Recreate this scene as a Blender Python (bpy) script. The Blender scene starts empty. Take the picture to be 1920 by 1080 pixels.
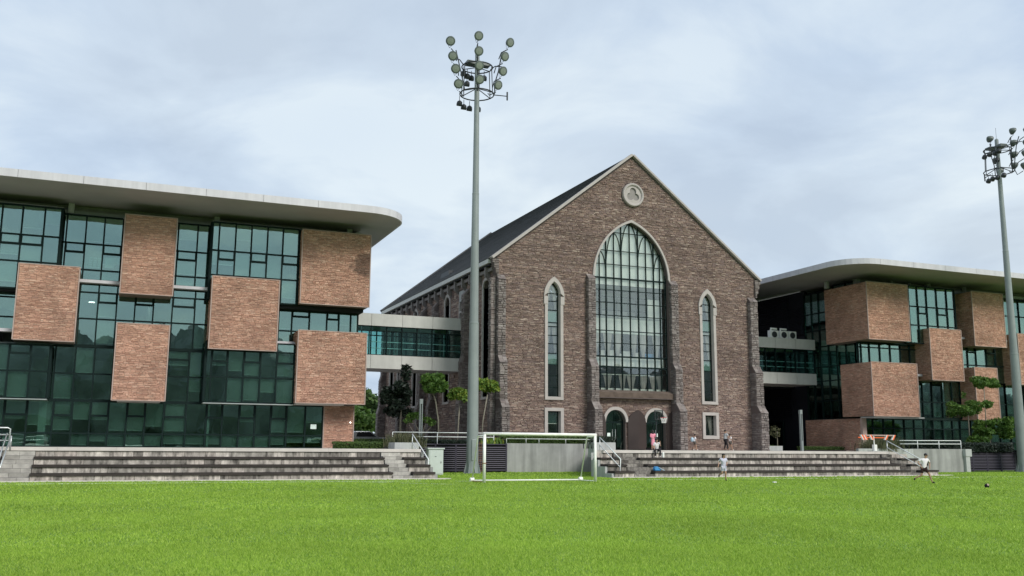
import bpy, bmesh, math, random
from mathutils import Vector, Matrix, noise
random.seed(7)
R = math.radians
sc = bpy.context.scene
COL = sc.collection

# ------------------------------------------------------------------ camera, sky, sun, exposure
# world axes: X runs along the facades, Y goes back into the site, Z up; the field is z = 0
cam = bpy.data.cameras.new('camera'); camo = bpy.data.objects.new('camera', cam); COL.objects.link(camo)
cam.sensor_width = 36; cam.lens = 1782.5 / 1920 * 36; cam.clip_end = 3000; cam.clip_start = .1
pt, rl, yaw = R(9.56), R(.346), R(22.5)
rt = Vector((1, 0, 0)); up = Vector((0, -math.sin(pt), math.cos(pt))); fw = Vector((0, math.cos(pt), math.sin(pt)))
cr = math.cos(rl) * rt + math.sin(rl) * up; cu = -math.sin(rl) * rt + math.cos(rl) * up
M = Matrix((cr, cu, -fw)).transposed()
camo.matrix_world = Matrix.Translation((0, 0, 1.5)) @ (Matrix.Rotation(-yaw, 3, 'Z') @ M).to_4x4()
sc.camera = camo

SUN_AZ, SUN_EL = 158.0, 36.0      # direction towards the sun, degrees from +Y clockwise
w = bpy.data.worlds.new('World'); sc.world = w; w.use_nodes = True
nt = w.node_tree; N = nt.nodes; L = nt.links; N.clear()
def nn(t, **k):
    n = N.new(t)
    for a, b in k.items(): setattr(n, a, b)
    return n
out = nn('ShaderNodeOutputWorld'); bg = nn('ShaderNodeBackground'); bg.inputs[1].default_value = .063
sky = nn('ShaderNodeTexSky', sky_type='NISHITA', sun_disc=False); sky.sun_elevation = R(SUN_EL); sky.sun_rotation = R(SUN_AZ)
sky.air_density = 1.4; sky.dust_density = 2.0
tc = nn('ShaderNodeTexCoord'); sep = nn('ShaderNodeSeparateXYZ'); L.new(tc.outputs['Generated'], sep.inputs[0])
mz = nn('ShaderNodeMath', operation='ADD'); mz.inputs[1].default_value = .22; 
mab = nn('ShaderNodeMath', operation='ABSOLUTE'); L.new(sep.outputs[2], mab.inputs[0]); L.new(mab.outputs[0], mz.inputs[0])
dx = nn('ShaderNodeMath', operation='DIVIDE'); dy = nn('ShaderNodeMath', operation='DIVIDE')
L.new(sep.outputs[0], dx.inputs[0]); L.new(mz.outputs[0], dx.inputs[1]); L.new(sep.outputs[1], dy.inputs[0]); L.new(mz.outputs[0], dy.inputs[1])
cb = nn('ShaderNodeCombineXYZ'); L.new(dx.outputs[0], cb.inputs[0]); L.new(dy.outputs[0], cb.inputs[1])
def ramp(fac, stops):
    r = nn('ShaderNodeValToRGB'); cr_ = r.color_ramp
    while len(cr_.elements) < len(stops): cr_.elements.new(.5)
    for e, (p_, c) in zip(cr_.elements, stops): e.position = p_; e.color = (*c, 1)
    L.new(fac, r.inputs[0]); return r
n1 = nn('ShaderNodeTexNoise'); n1.inputs['Scale'].default_value = 1.9; n1.inputs['Detail'].default_value = 7; n1.inputs['Roughness'].default_value = .55; n1.inputs['Distortion'].default_value = .35
n2 = nn('ShaderNodeTexNoise'); n2.inputs['Scale'].default_value = .55; n2.inputs['Detail'].default_value = 4; n2.inputs['Roughness'].default_value = .45
mp = nn('ShaderNodeMapping'); mp.inputs['Location'].default_value = (3.3, 1.7, 0); L.new(cb.outputs[0], mp.inputs[0])
L.new(mp.outputs[0], n1.inputs['Vector']); L.new(cb.outputs[0], n2.inputs['Vector'])
c1 = ramp(n1.outputs['Fac'], [(.36, (4.2, 5.0, 6.2)), (.49, (5.6, 6.55, 7.7)), (.60, (7.6, 8.4, 8.9))])
c2 = ramp(n2.outputs['Fac'], [(.40, (4.2, 5.6, 7.8)), (.58, (7.6, 8.5, 9.1))])
mx = nn('ShaderNodeMix', data_type='RGBA'); mx.inputs[0].default_value = .45; L.new(c1.outputs[0], mx.inputs[6]); L.new(c2.outputs[0], mx.inputs[7])
mx2 = nn('ShaderNodeMix', data_type='RGBA'); mx2.inputs[0].default_value = .90; L.new(sky.outputs[0], mx2.inputs[6]); L.new(mx.outputs[2], mx2.inputs[7])
L.new(mx2.outputs[2], bg.inputs[0]); L.new(bg.outputs[0], out.inputs[0])

sl = bpy.data.lights.new('sun', 'SUN'); sl.energy = 1.5; sl.angle = R(22); sl.color = (1, .96, .9)
so = bpy.data.objects.new('sun', sl); COL.objects.link(so)
sd = Vector((math.sin(R(SUN_AZ)) * math.cos(R(SUN_EL)), math.cos(R(SUN_AZ)) * math.cos(R(SUN_EL)), math.sin(R(SUN_EL))))
so.rotation_euler = sd.to_track_quat('Z', 'Y').to_euler()
vs = sc.view_settings; vs.view_transform = 'Standard'; vs.look = 'None'; vs.exposure = 0.82; vs.gamma = 1; vs.use_curve_mapping = False
sc.render.engine = 'CYCLES'
sc.cycles.max_bounces = 8; sc.cycles.transparent_max_bounces = 16; sc.cycles.glossy_bounces = 4

# ------------------------------------------------------------------ materials
def mat(name, col, rough=.7, var=0, vscale=3, island=0, bump=0, bscale=20, metal=0, spec=.4, streak=0, cols=None, objr=0, stretch=None, transl=0):
    m = bpy.data.materials.new(name); m.use_nodes = True
    t = m.node_tree; n = t.nodes; l = t.links; b = n['Principled BSDF']
    b.inputs['Roughness'].default_value = rough; b.inputs['Metallic'].default_value = metal; b.inputs['Specular IOR Level'].default_value = spec
    g = n.new('ShaderNodeNewGeometry')
    rgb = n.new('ShaderNodeRGB'); rgb.outputs[0].default_value = (*col, 1); cur = rgb.outputs[0]
    if cols:
        r = n.new('ShaderNodeValToRGB'); r.color_ramp.interpolation = 'LINEAR'
        while len(r.color_ramp.elements) < len(cols): r.color_ramp.elements.new(.5)
        for i, (e, c) in enumerate(zip(r.color_ramp.elements, cols)): e.position = i / (len(cols) - 1); e.color = (*c, 1)
        if objr:
            oi = n.new('ShaderNodeObjectInfo'); l.new(oi.outputs['Random'], r.inputs[0])
        else: l.new(g.outputs['Random Per Island'], r.inputs[0])
        cur = r.outputs[0]
    def mul(fac_socket, lo, hi):
        nonlocal cur
        mr = n.new('ShaderNodeMapRange'); mr.inputs[3].default_value = lo; mr.inputs[4].default_value = hi; l.new(fac_socket, mr.inputs[0])
        v = n.new('ShaderNodeVectorMath'); v.operation = 'SCALE'; l.new(cur, v.inputs[0]); l.new(mr.outputs[0], v.inputs['Scale']); cur = v.outputs[0]
        return mr
    def noise_(scale, detail=4, st=None, rough_=.6):
        tn = n.new('ShaderNodeTexNoise'); tn.inputs['Scale'].default_value = scale; tn.inputs['Detail'].default_value = detail; tn.inputs['Roughness'].default_value = rough_
        if st:
            mpn = n.new('ShaderNodeMapping'); mpn.inputs['Scale'].default_value = st; l.new(g.outputs['Position'], mpn.inputs[0]); l.new(mpn.outputs[0], tn.inputs['Vector'])
        else: l.new(g.outputs['Position'], tn.inputs['Vector'])
        return tn.outputs['Fac']
    if island and not cols: mul(g.outputs['Random Per Island'], 1 - island, 1 + island)
    if var:
        mr = mul(noise_(vscale, 5, stretch), 1 - var, 1 + var); mr.inputs[1].default_value = .3; mr.inputs[2].default_value = .7
    if streak:
        mr = mul(noise_(1, 5, (2.2, 2.2, .18)), 1 - streak, 1 + streak * .4); mr.inputs[1].default_value = .38; mr.inputs[2].default_value = .62
    l.new(cur, b.inputs['Base Color'])
    if bump:
        bn = n.new('ShaderNodeBump'); bn.inputs['Strength'].default_value = bump; bn.inputs['Distance'].default_value = .03
        l.new(noise_(bscale, 4), bn.inputs['Height']); l.new(bn.outputs[0], b.inputs['Normal'])
    if transl:
        tr = n.new('ShaderNodeBsdfTranslucent'); l.new(cur, tr.inputs[0]); ms = n.new('ShaderNodeMixShader'); ms.inputs[0].default_value = transl
        l.new(b.outputs[0], ms.inputs[1]); l.new(tr.outputs[0], ms.inputs[2]); l.new(ms.outputs[0], n['Material Output'].inputs[0])
    m.diffuse_color = (*col, 1)
    return m
def glassmat(name, refl, reflcol, tint, rough=.0, wav=.02):
    m = bpy.data.materials.new(name); m.use_nodes = True; t = m.node_tree; n = t.nodes; l = t.links; n.remove(n['Principled BSDF'])
    tr = n.new('ShaderNodeBsdfTransparent'); tr.inputs[0].default_value = (*tint, 1)
    gl = n.new('ShaderNodeBsdfGlossy'); gl.inputs[0].default_value = (*reflcol, 1); gl.inputs['Roughness'].default_value = rough
    lw = n.new('ShaderNodeLayerWeight'); lw.inputs[0].default_value = .35
    mr = n.new('ShaderNodeMapRange'); mr.inputs[3].default_value = refl; mr.inputs[4].default_value = min(1, refl + .5) if refl > .05 else .10; l.new(lw.outputs['Fresnel'], mr.inputs[0])
    mix = n.new('ShaderNodeMixShader'); l.new(mr.outputs[0], mix.inputs[0]); l.new(tr.outputs[0], mix.inputs[1]); l.new(gl.outputs[0], mix.inputs[2])
    l.new(mix.outputs[0], n['Material Output'].inputs[0])
    g = n.new('ShaderNodeNewGeometry'); tn = n.new('ShaderNodeTexNoise'); tn.inputs['Scale'].default_value = .9; l.new(g.outputs['Position'], tn.inputs['Vector'])
    bn = n.new('ShaderNodeBump'); bn.inputs['Strength'].default_value = wav; bn.inputs['Distance'].default_value = .2; l.new(tn.outputs['Fac'], bn.inputs['Height']); l.new(bn.outputs[0], gl.inputs['Normal'])
    return m
MT = {}
MT['grass'] = mat('grass_ground', (.15, .26, .035), .9, var=.30, vscale=9, bump=.3, bscale=60)
MT['blade'] = mat('grass_blade', (.1, .2, .03), .6, cols=[(.17, .29, .03), (.30, .47, .055), (.38, .55, .075), (.47, .61, .13)], var=.16, vscale=.22, transl=.35, spec=.2)
MT['brickcore'] = mat('mortar', (.20, .155, .13), .95)
MT['brick'] = mat('orange_split_brick', (.4, .25, .18), .92, cols=[(.42, .23, .165), (.53, .31, .225), (.60, .37, .27), (.51, .29, .215), (.66, .45, .34)], var=.22, vscale=.7, bump=.5, bscale=25)
MT['stone'] = mat('brown_split_stone', (.2, .14, .12), .95, cols=[(.165, .112, .098), (.235, .165, .138), (.29, .21, .172), (.26, .18, .15), (.21, .152, .14), (.38, .30, .25), (.275, .19, .152)], var=.2, vscale=.6, bump=.5, bscale=18)
MT['stone_single'] = mat('brown_split_stone_single', (.2, .14, .12), .95, cols=[(.18, .125, .11), (.245, .172, .145), (.30, .22, .185), (.26, .18, .15), (.37, .29, .245)], objr=1, var=.2, vscale=.6, bump=.5, bscale=18)
MT['stonecore'] = mat('stone_joint', (.12, .095, .088), .95)
MT['quoin'] = mat('grey_buttress_stone', (.2, .17, .16), .95, cols=[(.13, .11, .105), (.20, .17, .16), (.27, .24, .225), (.17, .14, .13), (.235, .20, .185)], var=.2, vscale=.7, bump=.5, bscale=18)
MT['pale'] = mat('pale_cast_stone', (.42, .385, .36), .8, var=.08, vscale=2)
MT['trim'] = mat('pinkish_trim', (.40, .30, .26), .85, var=.1)
MT['white'] = mat('white_paint', (.80, .80, .76), .45, var=.06, vscale=4)
MT['goalwhite'] = mat('goal_paint', (.88, .87, .83), .4, var=.12, vscale=3)
MT['canopy'] = mat('pale_metal_fascia', (.58, .565, .59), .45, var=.05, vscale=.6, streak=.10)
MT['soffit'] = mat('grey_soffit', (.33, .31, .31), .5, var=.10, vscale=.35)
MT['clad'] = mat('pale_bridge_cladding', (.53, .53, .495), .5, var=.05, streak=.06)
MT['mull'] = mat('dark_teal_aluminium', (.006, .016, .015), .65, spec=.12)
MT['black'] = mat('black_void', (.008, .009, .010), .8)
MT['navy'] = mat('dark_navy_louvre', (.012, .014, .022), .6)
MT['bronze'] = mat('dark_plum_fence_metal', (.035, .030, .048), .5)
MT['intwall'] = mat('interior_wall', (.42, .45, .44), .9, var=.3, vscale=.4)
MT['floorm'] = mat('interior_slab', (.28, .30, .29), .9)
MT['ceil'] = mat('interior_ceiling', (.65, .68, .66), .9)
MT['blind'] = mat('grey_roller_blind', (.33, .36, .34), .9, cols=[(.36, .42, .40), (.56, .60, .57), (.46, .51, .48)], objr=1)
MT['blindbar'] = mat('white_blind_bar', (.85, .9, .86), .6)
MT['greenpillar'] = mat('pale_pillar', (.75, .85, .8), .7)
MT['spandrel'] = mat('green_spandrel', (.13, .27, .22), .25, spec=.6)
MT['spandreldark'] = mat('dark_green_spandrel', (.02, .065, .055), .25, spec=.6)
MT['curtain'] = mat('pale_gathered_curtain', (.78, .73, .70), .9, var=.25, vscale=2, stretch=(9, 1, .4), transl=.2)
MT['recess'] = mat('shaded_cast_stone', (.27, .25, .235), .85)  # darker copy of the pale stone; shade of the trefoil recess put into the colour
MT['cabinet'] = mat('pale_grey_green_enamel', (.52, .57, .54), .5, var=.05)
MT['sheet'] = mat('pale_translucent_panel', (.88, .90, .85), .8, var=.06, vscale=.7)
MT['slate'] = mat('dark_slate_roof', (.065, .068, .072), .7, var=.25, vscale=.5, bump=.4, bscale=9, stretch=(.4, .4, 3))
MT['conc'] = mat('weathered_concrete', (.31, .31, .30), .85, var=.12, vscale=1.2, streak=.22)
MT['conclight'] = mat('pale_concrete', (.42, .43, .42), .85, var=.12, vscale=1.2, streak=.15)
MT['nosing'] = mat('pale_granite_coping', (.62, .57, .53), .7, var=.08, vscale=2)
MT['pave'] = mat('terrace_paving', (.50, .47, .43), .85, var=.1, vscale=1)
MT['riser'] = mat('weathered_stone_block', (.3, .28, .26), .95, cols=[(.15, .135, .12), (.29, .27, .24), (.42, .385, .345), (.36, .32, .285), (.50, .46, .41), (.24, .22, .195)], objr=1, var=.75, vscale=3.0, bump=.5, bscale=25, stretch=(1.6, .5, .6))
MT['riserback'] = mat('grimy_joint', (.05, .045, .04), .95)
MT['timber'] = mat('dark_weathered_timber', (.038, .030, .027), .8, var=.3, vscale=2, stretch=(1, 4, 4))
MT['treaddark'] = mat('dark_stair_slab', (.2, .18, .16), .9, cols=[(.09, .08, .07), (.17, .155, .14), (.26, .24, .215)], objr=1, var=.5, vscale=5, stretch=(1.5, 1, 1))  # darker tones than stair_slab, for the right-hand flights
MT['tread'] = mat('stair_slab', (.36, .34, .31), .9, cols=[(.28, .265, .24), (.38, .36, .33), (.45, .43, .39)], objr=1, var=.25, vscale=3)
MT['steel'] = mat('galvanised_steel', (.55, .57, .57), .35, metal=.6)
MT['railwhite'] = mat('pale_rail', (.72, .74, .73), .4)
MT['pole'] = mat('grey_green_painted_pole', (.24, .27, .265), .45, var=.08, vscale=1.5, streak=.08)
MT['darkmetal'] = mat('dark_lamp_metal', (.03, .034, .038), .5)
MT['lampshell'] = mat('lamp_bowl', (.10, .12, .11), .4)
MT['lampglass'] = mat('lamp_glass', (.25, .27, .25), .12, spec=.9)
MT['shutter'] = mat('brown_shutter', (.040, .027, .024), .55, var=.1, vscale=2)
MT['ledge'] = mat('mossy_brown_ledge', (.11, .082, .065), .9, var=.4, vscale=2, bump=.4)
MT['bark'] = mat('grey_bark', (.22, .20, .16), .9, var=.2, vscale=4)
MT['leaf'] = mat('mid_green_leaf', (.06, .12, .02), .55, cols=[(.045, .10, .02), (.08, .165, .028), (.12, .22, .04), (.17, .27, .06)], transl=.3)
MT['leafy'] = mat('yellow_green_leaf', (.2, .25, .03), .55, cols=[(.08, .16, .025), (.14, .24, .04), (.32, .36, .05)], transl=.3)
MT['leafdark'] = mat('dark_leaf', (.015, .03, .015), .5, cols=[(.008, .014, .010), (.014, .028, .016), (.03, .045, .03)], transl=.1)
MT['hedge'] = mat('clipped_hedge_leaf', (.05, .09, .02), .7, cols=[(.03, .06, .012), (.055, .10, .02), (.085, .14, .03)], transl=.2)
MT['drygrass'] = mat('feathery_grass', (.12, .12, .06), .8, cols=[(.06, .075, .035), (.11, .12, .06), (.15, .14, .08)], transl=.2)
MT['woodfar'] = mat('distant_wood_leaf', (.21, .22, .215), .9, var=.35, vscale=.25)
MT['posttone'] = mat('dim_grey_plaster', (.28, .275, .27), .8, var=.1)
MT['corbelm'] = mat('dim_cast_stone', (.20, .18, .17), .9, var=.1)
MT['treefar'] = mat('far_tree_leaf', (.06, .11, .03), .7, cols=[(.03, .065, .018), (.06, .12, .03), (.10, .17, .045)], transl=.2)
MT['skin'] = mat('skin_tan', (.42, .25, .17), .55)
MT['hair'] = mat('black_hair', (.012, .010, .010), .5)
MT['shirt'] = mat('white_shirt', (.84, .79, .79), .8)
MT['pink'] = mat('pink_cloth', (.78, .30, .38), .8)
MT['blueshirt'] = mat('pale_blue_grey_cloth', (.56, .55, .66), .8)
MT['greyshirt'] = mat('grey_cloth', (.42, .43, .44), .8)
MT['blackcloth'] = mat('black_cloth', (.015, .013, .016), .8)
MT['darkred'] = mat('dark_maroon_cloth', (.035, .014, .016), .8)
MT['browncloth'] = mat('brown_cloth', (.12, .10, .085), .8)
MT['shoeW'] = mat('white_shoe', (.8, .8, .78), .5)
MT['blue'] = mat('bright_blue_bag', (.06, .30, .62), .6, var=.2)
MT['bluepale'] = mat('pale_blue_bag', (.42, .56, .66), .6)
MT['orange'] = mat('orange_plastic', (.85, .16, .05), .5)
MT['red'] = mat('red_plastic', (.55, .05, .06), .5)
MT['carsilver'] = mat('silver_car_paint', (.45, .46, .47), .3, metal=.5)
MT['tyre'] = mat('tyre_rubber', (.02, .02, .02), .8)
MT['clearboard'] = glassmat('clear_backboard', .08, (.9, .9, .9), (.8, .85, .85))
MT['sign'] = mat('pale_green_notice', (.8, .92, .86), .7)
MT['rust'] = mat('rusty_steel', (.25, .13, .07), .9, var=.3, vscale=8)
MT['line'] = mat('white_field_line', (.55, .62, .45), .9, var=.3, vscale=8)
MT['bamboo'] = mat('brown_trellis', (.20, .10, .06), .8, var=.3, vscale=5)
MT['glass'] = glassmat('teal_reflective_glass', .27, (.60, .82, .74), (.66, .78, .74))
MT['glassc'] = glassmat('green_clear_glass', .12, (.85, .93, .90), (.94, .96, .94))
MT['glassb'] = glassmat('aqua_bridge_glass', .02, (.5, .7, .66), (.66, .84, .82))
mm = bpy.data.materials.new('lit_ceiling_lamp'); mm.use_nodes = True
mm.node_tree.nodes['Principled BSDF'].inputs['Emission Color'].default_value = (1, 1, .95, 1); mm.node_tree.nodes['Principled BSDF'].inputs['Emission Strength'].default_value = 5
MT['lit'] = mm
# orange brick of the stained block: the dark patch near its right edge
def stained():
    m = MT['brick'].copy(); m.name = 'orange_split_brick_stained'; t = m.node_tree; n = t.nodes; l = t.links; b = n['Principled BSDF']
    src = b.inputs['Base Color'].links[0].from_socket
    g = n.new('ShaderNodeNewGeometry'); sub = n.new('ShaderNodeVectorMath'); sub.operation = 'SUBTRACT'; sub.inputs[1].default_value = (14.15, 58.2, 12.85); l.new(g.outputs['Position'], sub.inputs[0])
    mu = n.new('ShaderNodeVectorMath'); mu.operation = 'MULTIPLY'; mu.inputs[1].default_value = (.75, .1, .95); l.new(sub.outputs[0], mu.inputs[0])
    ln = n.new('ShaderNodeVectorMath'); ln.operation = 'LENGTH'; l.new(mu.outputs[0], ln.inputs[0])
    tn = n.new('ShaderNodeTexNoise'); tn.inputs['Scale'].default_value = 2.6; tn.inputs['Detail'].default_value = 6; l.new(g.outputs['Position'], tn.inputs['Vector'])
    ad = n.new('ShaderNodeMath'); ad.operation = 'ADD'; l.new(ln.outputs['Value'], ad.inputs[0]); l.new(tn.outputs['Fac'], ad.inputs[1])
    mr = n.new('ShaderNodeMapRange'); mr.inputs[1].default_value = 1.05; mr.inputs[2].default_value = 1.35; mr.inputs[3].default_value = .38; mr.inputs[4].default_value = 1; l.new(ad.outputs[0], mr.inputs[0])
    v = n.new('ShaderNodeVectorMath'); v.operation = 'SCALE'; l.new(src, v.inputs[0]); l.new(mr.outputs[0], v.inputs['Scale']); l.new(v.outputs[0], b.inputs['Base Color'])
    return m
MT['brickstain'] = stained()

# ------------------------------------------------------------------ helpers
ROOT = {}
def tag(o, label=None, cat=None, group=None, kind=None):
    if label: o['label'] = label
    if cat: o['category'] = cat
    if group: o['group'] = group
    if kind: o['kind'] = kind
    return o
def thing(name, loc, label, cat, group=None, kind=None):
    o = bpy.data.objects.new(name, None); o.location = loc; o.empty_display_size = .3; COL.objects.link(o)
    ROOT[o.name] = Vector(loc); tag(o, label, cat, group, kind); return o
class MB:
    def __init__(s): s.v = []; s.f = []
    def box(s, x0, x1, y0, y1, z0, z1):
        i = len(s.v); s.v += [(x0, y0, z0), (x1, y0, z0), (x1, y1, z0), (x0, y1, z0), (x0, y0, z1), (x1, y0, z1), (x1, y1, z1), (x0, y1, z1)]
        s.f += [(i, i + 3, i + 2, i + 1), (i + 4, i + 5, i + 6, i + 7), (i, i + 1, i + 5, i + 4), (i + 1, i + 2, i + 6, i + 5), (i + 2, i + 3, i + 7, i + 6), (i + 3, i, i + 4, i + 7)]
        return s
    def quad(s, *p):
        i = len(s.v); s.v += list(p); s.f.append(tuple(range(i, i + len(p)))); return s
    def prism(s, poly, a, b, axis='y'):
        # poly = list of 2D points; extruded along axis from a to b
        i = len(s.v); k = len(poly)
        def P(p, t): return (p[0], t, p[1]) if axis == 'y' else ((t, p[0], p[1]) if axis == 'x' else (p[0], p[1], t))
        s.v += [P(p, a) for p in poly] + [P(p, b) for p in poly]
        s.f += [tuple(range(i, i + k)), tuple(reversed(range(i + k, i + 2 * k)))]
        for j in range(k): s.f.append((i + j, i + k + j, i + k + (j + 1) % k, i + (j + 1) % k))
        return s
    def tube(s, pts, r, n=8, r1=None, cap=True):
        pts = [Vector(p) for p in pts]; i = len(s.v); m = len(pts)
        for j, p in enumerate(pts):
            d = (pts[min(j + 1, m - 1)] - pts[max(j - 1, 0)]).normalized()
            a = d.orthogonal().normalized() if j == 0 else (a - d * a.dot(d)).normalized()
            b = d.cross(a); rr = r if r1 is None else r + (r1 - r) * j / (m - 1)
            for q in range(n):
                t = 2 * math.pi * q / n; s.v.append(tuple(p + (a * math.cos(t) + b * math.sin(t)) * rr))
        for j in range(m - 1):
            for q in range(n): s.f.append((i + j * n + q, i + j * n + (q + 1) % n, i + (j + 1) * n + (q + 1) % n, i + (j + 1) * n + q))
        if cap: s.f += [tuple(reversed(range(i, i + n))), tuple(range(i + (m - 1) * n, i + m * n))]
        return s
    def lathe(s, prof, c, axis, n=16):
        # prof = (radius, distance along axis) pairs
        c = Vector(c); d = Vector(axis).normalized(); a = d.orthogonal().normalized(); b = d.cross(a); i = len(s.v)
        for r, h in prof:
            for q in range(n):
                t = 2 * math.pi * q / n; s.v.append(tuple(c + d * h + (a * math.cos(t) + b * math.sin(t)) * r))
        for j in range(len(prof) - 1):
            for q in range(n): s.f.append((i + j * n + q, i + j * n + (q + 1) % n, i + (j + 1) * n + (q + 1) % n, i + (j + 1) * n + q))
        s.f += [tuple(reversed(range(i, i + n))), tuple(range(i + (len(prof) - 1) * n, i + len(prof) * n))]
        return s
    def build(s, name, m, parent=None, smooth=False, bevel=0):
        me = bpy.data.meshes.new(name); me.from_pydata([tuple(p) for p in s.v], [], s.f); me.materials.append(MT[m] if isinstance(m, str) else m)
        if smooth: me.shade_smooth()
        me.update(); o = bpy.data.objects.new(name, me); COL.objects.link(o); attach(o, parent)
        if bevel:
            b = o.modifiers.new('bevel', 'BEVEL'); b.width = bevel; b.segments = 2; b.limit_method = 'ANGLE'
        return o
def attach(o, parent):
    if parent is not None:
        o.parent = parent
        if parent.name in ROOT: o.location = Vector(o.location) - ROOT[parent.name]
UC = {}
def unit(name, m, parent, lo, hi, rot=None):
    """one box-shaped piece sharing the unit mesh"""
    key = m
    if key not in UC:
        me = bpy.data.meshes.new('unit_' + m); b = MB().box(-.5, .5, -.5, .5, -.5, .5); me.from_pydata(b.v, [], b.f); me.materials.append(MT[m]); UC[key] = me
    o = bpy.data.objects.new(name, UC[key]); COL.objects.link(o)
    o.location = [(a + b) / 2 for a, b in zip(lo, hi)]; o.scale = [b - a for a, b in zip(lo, hi)]
    if rot: o.rotation_euler = rot
    attach(o, parent); return o

# rough masonry courses of separate stones on a plane -------------------------------------------
def masonry(mb, a0, a1, z0, z1, plane, axis, sign, solid, hc, ln, proud, gap=.008, singles=None, minlen=9):
    """axis 'y': wall plane y=plane spanned by x; axis 'x': plane x=plane spanned by y. sign = outward direction"""
    z = z0
    while z < z1 - .02:
        h = random.uniform(*hc)
        if z + h > z1: h = z1 - z
        # solid intervals
        iv = []; st = None; n = int((a1 - a0) / .05) + 1
        for i in range(n + 1):
            a = min(a0 + i * .05, a1); ok = solid(a, z + .01) and solid(a, z + h - .01) if solid else True
            if ok and st is None: st = a
            if (not ok or i == n) and st is not None:
                iv.append((st, a if ok else a - .05)); st = None
        for s, e in iv:
            p = s
            while p < e - .03:
                q = p + random.uniform(*ln)
                if q > e - ln[0] * .5: q = e
                pr = random.uniform(*proud); j = random.uniform(-.012, .012)
                hz = h * .13; lo = (p + gap, z + gap + random.uniform(-hz, hz)); hi = (q - gap, z + h - gap + random.uniform(-hz, hz))
                o0 = plane - sign * .01; o1 = plane + sign * pr
                if singles is not None and q - p > minlen and len(singles) < 300:
                    singles.append((lo, hi, o0, o1))
                else:
                    i = len(mb.v); zz = j * .5
                    a, b_ = lo; c, d = hi
                    t = .012
                    fr = [(a + t, b_ + t), (c - t, b_ + t + zz), (c - t, d - t + zz), (a + t, d - t)]
                    bk = [(a, b_), (c, b_), (c, d), (a, d)]
                    tw = random.uniform(-.010, .010)
                    if axis == 'y':
                        mb.v += [(x, o0, y) for x, y in bk] + [(x, o1 + (tw if k in (1, 2) else -tw), y) for k, (x, y) in enumerate(fr)]
                    else:
                        mb.v += [(o0, x, y) for x, y in bk] + [(o1 + (tw if k in (1, 2) else -tw), x, y) for k, (x, y) in enumerate(fr)]
                    mb.f += [(i + 4, i + 5, i + 6, i + 7), (i, i + 1, i + 5, i + 4), (i + 1, i + 2, i + 6, i + 5), (i + 2, i + 3, i + 7, i + 6), (i + 3, i, i + 4, i + 7)]
                p = q
        z += h

# wall core with openings by vertical strips ------------------------------------------------------
def wall_core(mb, a0, a1, z0, top, plane, depth, openings, axis='y', step=.12):
    """openings: (a_lo, a_hi, zlo(a), zhi(a)); depth signed = inward"""
    cuts = {a0, a1}
    for o in openings:
        cuts |= {o[0], o[1]}
        k = max(2, int((o[1] - o[0]) / step))
        for i in range(k + 1): cuts.add(o[0] + (o[1] - o[0]) * i / k)
    for t in getattr(top, 'cuts', []): cuts.add(t)
    cuts = sorted(c for c in cuts if a0 - 1e-6 <= c <= a1 + 1e-6)
    P = (lambda a, d, z: (a, plane + d, z)) if axis == 'y' else (lambda a, d, z: (plane + d, a, z))
    e = 1e-4
    for c, d in zip(cuts, cuts[1:]):
        if d - c < 1e-5: continue
        ops = sorted([o for o in openings if o[0] <= c + e and o[1] >= d - e], key=lambda o: o[2]((c + d) / 2))
        lo = (z0, z0)
        for o in ops:
            bl = (o[2](c + e), o[2](d - e)); tp = (o[3](c + e), o[3](d - e))
            if bl[0] > lo[0] + .001: mb.quad(P(c, 0, lo[0]), P(d, 0, lo[1]), P(d, 0, bl[1]), P(c, 0, bl[0]))
            mb.quad(P(c, 0, tp[0]), P(d, 0, tp[1]), P(d, depth, tp[1]), P(c, depth, tp[0]))
            mb.quad(P(c, 0, bl[0]), P(d, 0, bl[1]), P(d, depth, bl[1]), P(c, depth, bl[0]))
            lo = tp
        t = (top(c + e), top(d - e)); mb.quad(P(c, 0, lo[0]), P(d, 0, lo[1]), P(d, 0, t[1]), P(c, 0, t[0]))
    for o in openings:
        for a in (o[0], o[1]):
            aa = a + e if a == o[0] else a - e
            mb.quad(P(a, 0, o[2](aa)), P(a, 0, o[3](aa)), P(a, depth, o[3](aa)), P(a, depth, o[2](aa)))
def const(v): return lambda a: v
def gothic(c, hw, zs, apex):
    """pointed arch: height over position"""
    H_ = apex - zs; Rr = (hw * hw + H_ * H_) / (2 * hw)
    def f(a):
        x = min(abs(a - c), hw); return zs + math.sqrt(max(0, Rr * Rr - (x + Rr - hw) ** 2))
    return f
def roundarch(c, hw, zs, apex):
    def f(a):
        x = min(abs(a - c), hw) / hw; return zs + (apex - zs) * math.sqrt(max(0, 1 - x ** 2.2))
    return f
def arch_pts(f, c, hw, n=14, eps=1e-4):
    return [(c - hw + eps + (2 * hw - 2 * eps) * (.5 - .5 * math.cos(math.pi * i / (2 * n))), 0) for i in range(2 * n + 1)]
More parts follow.
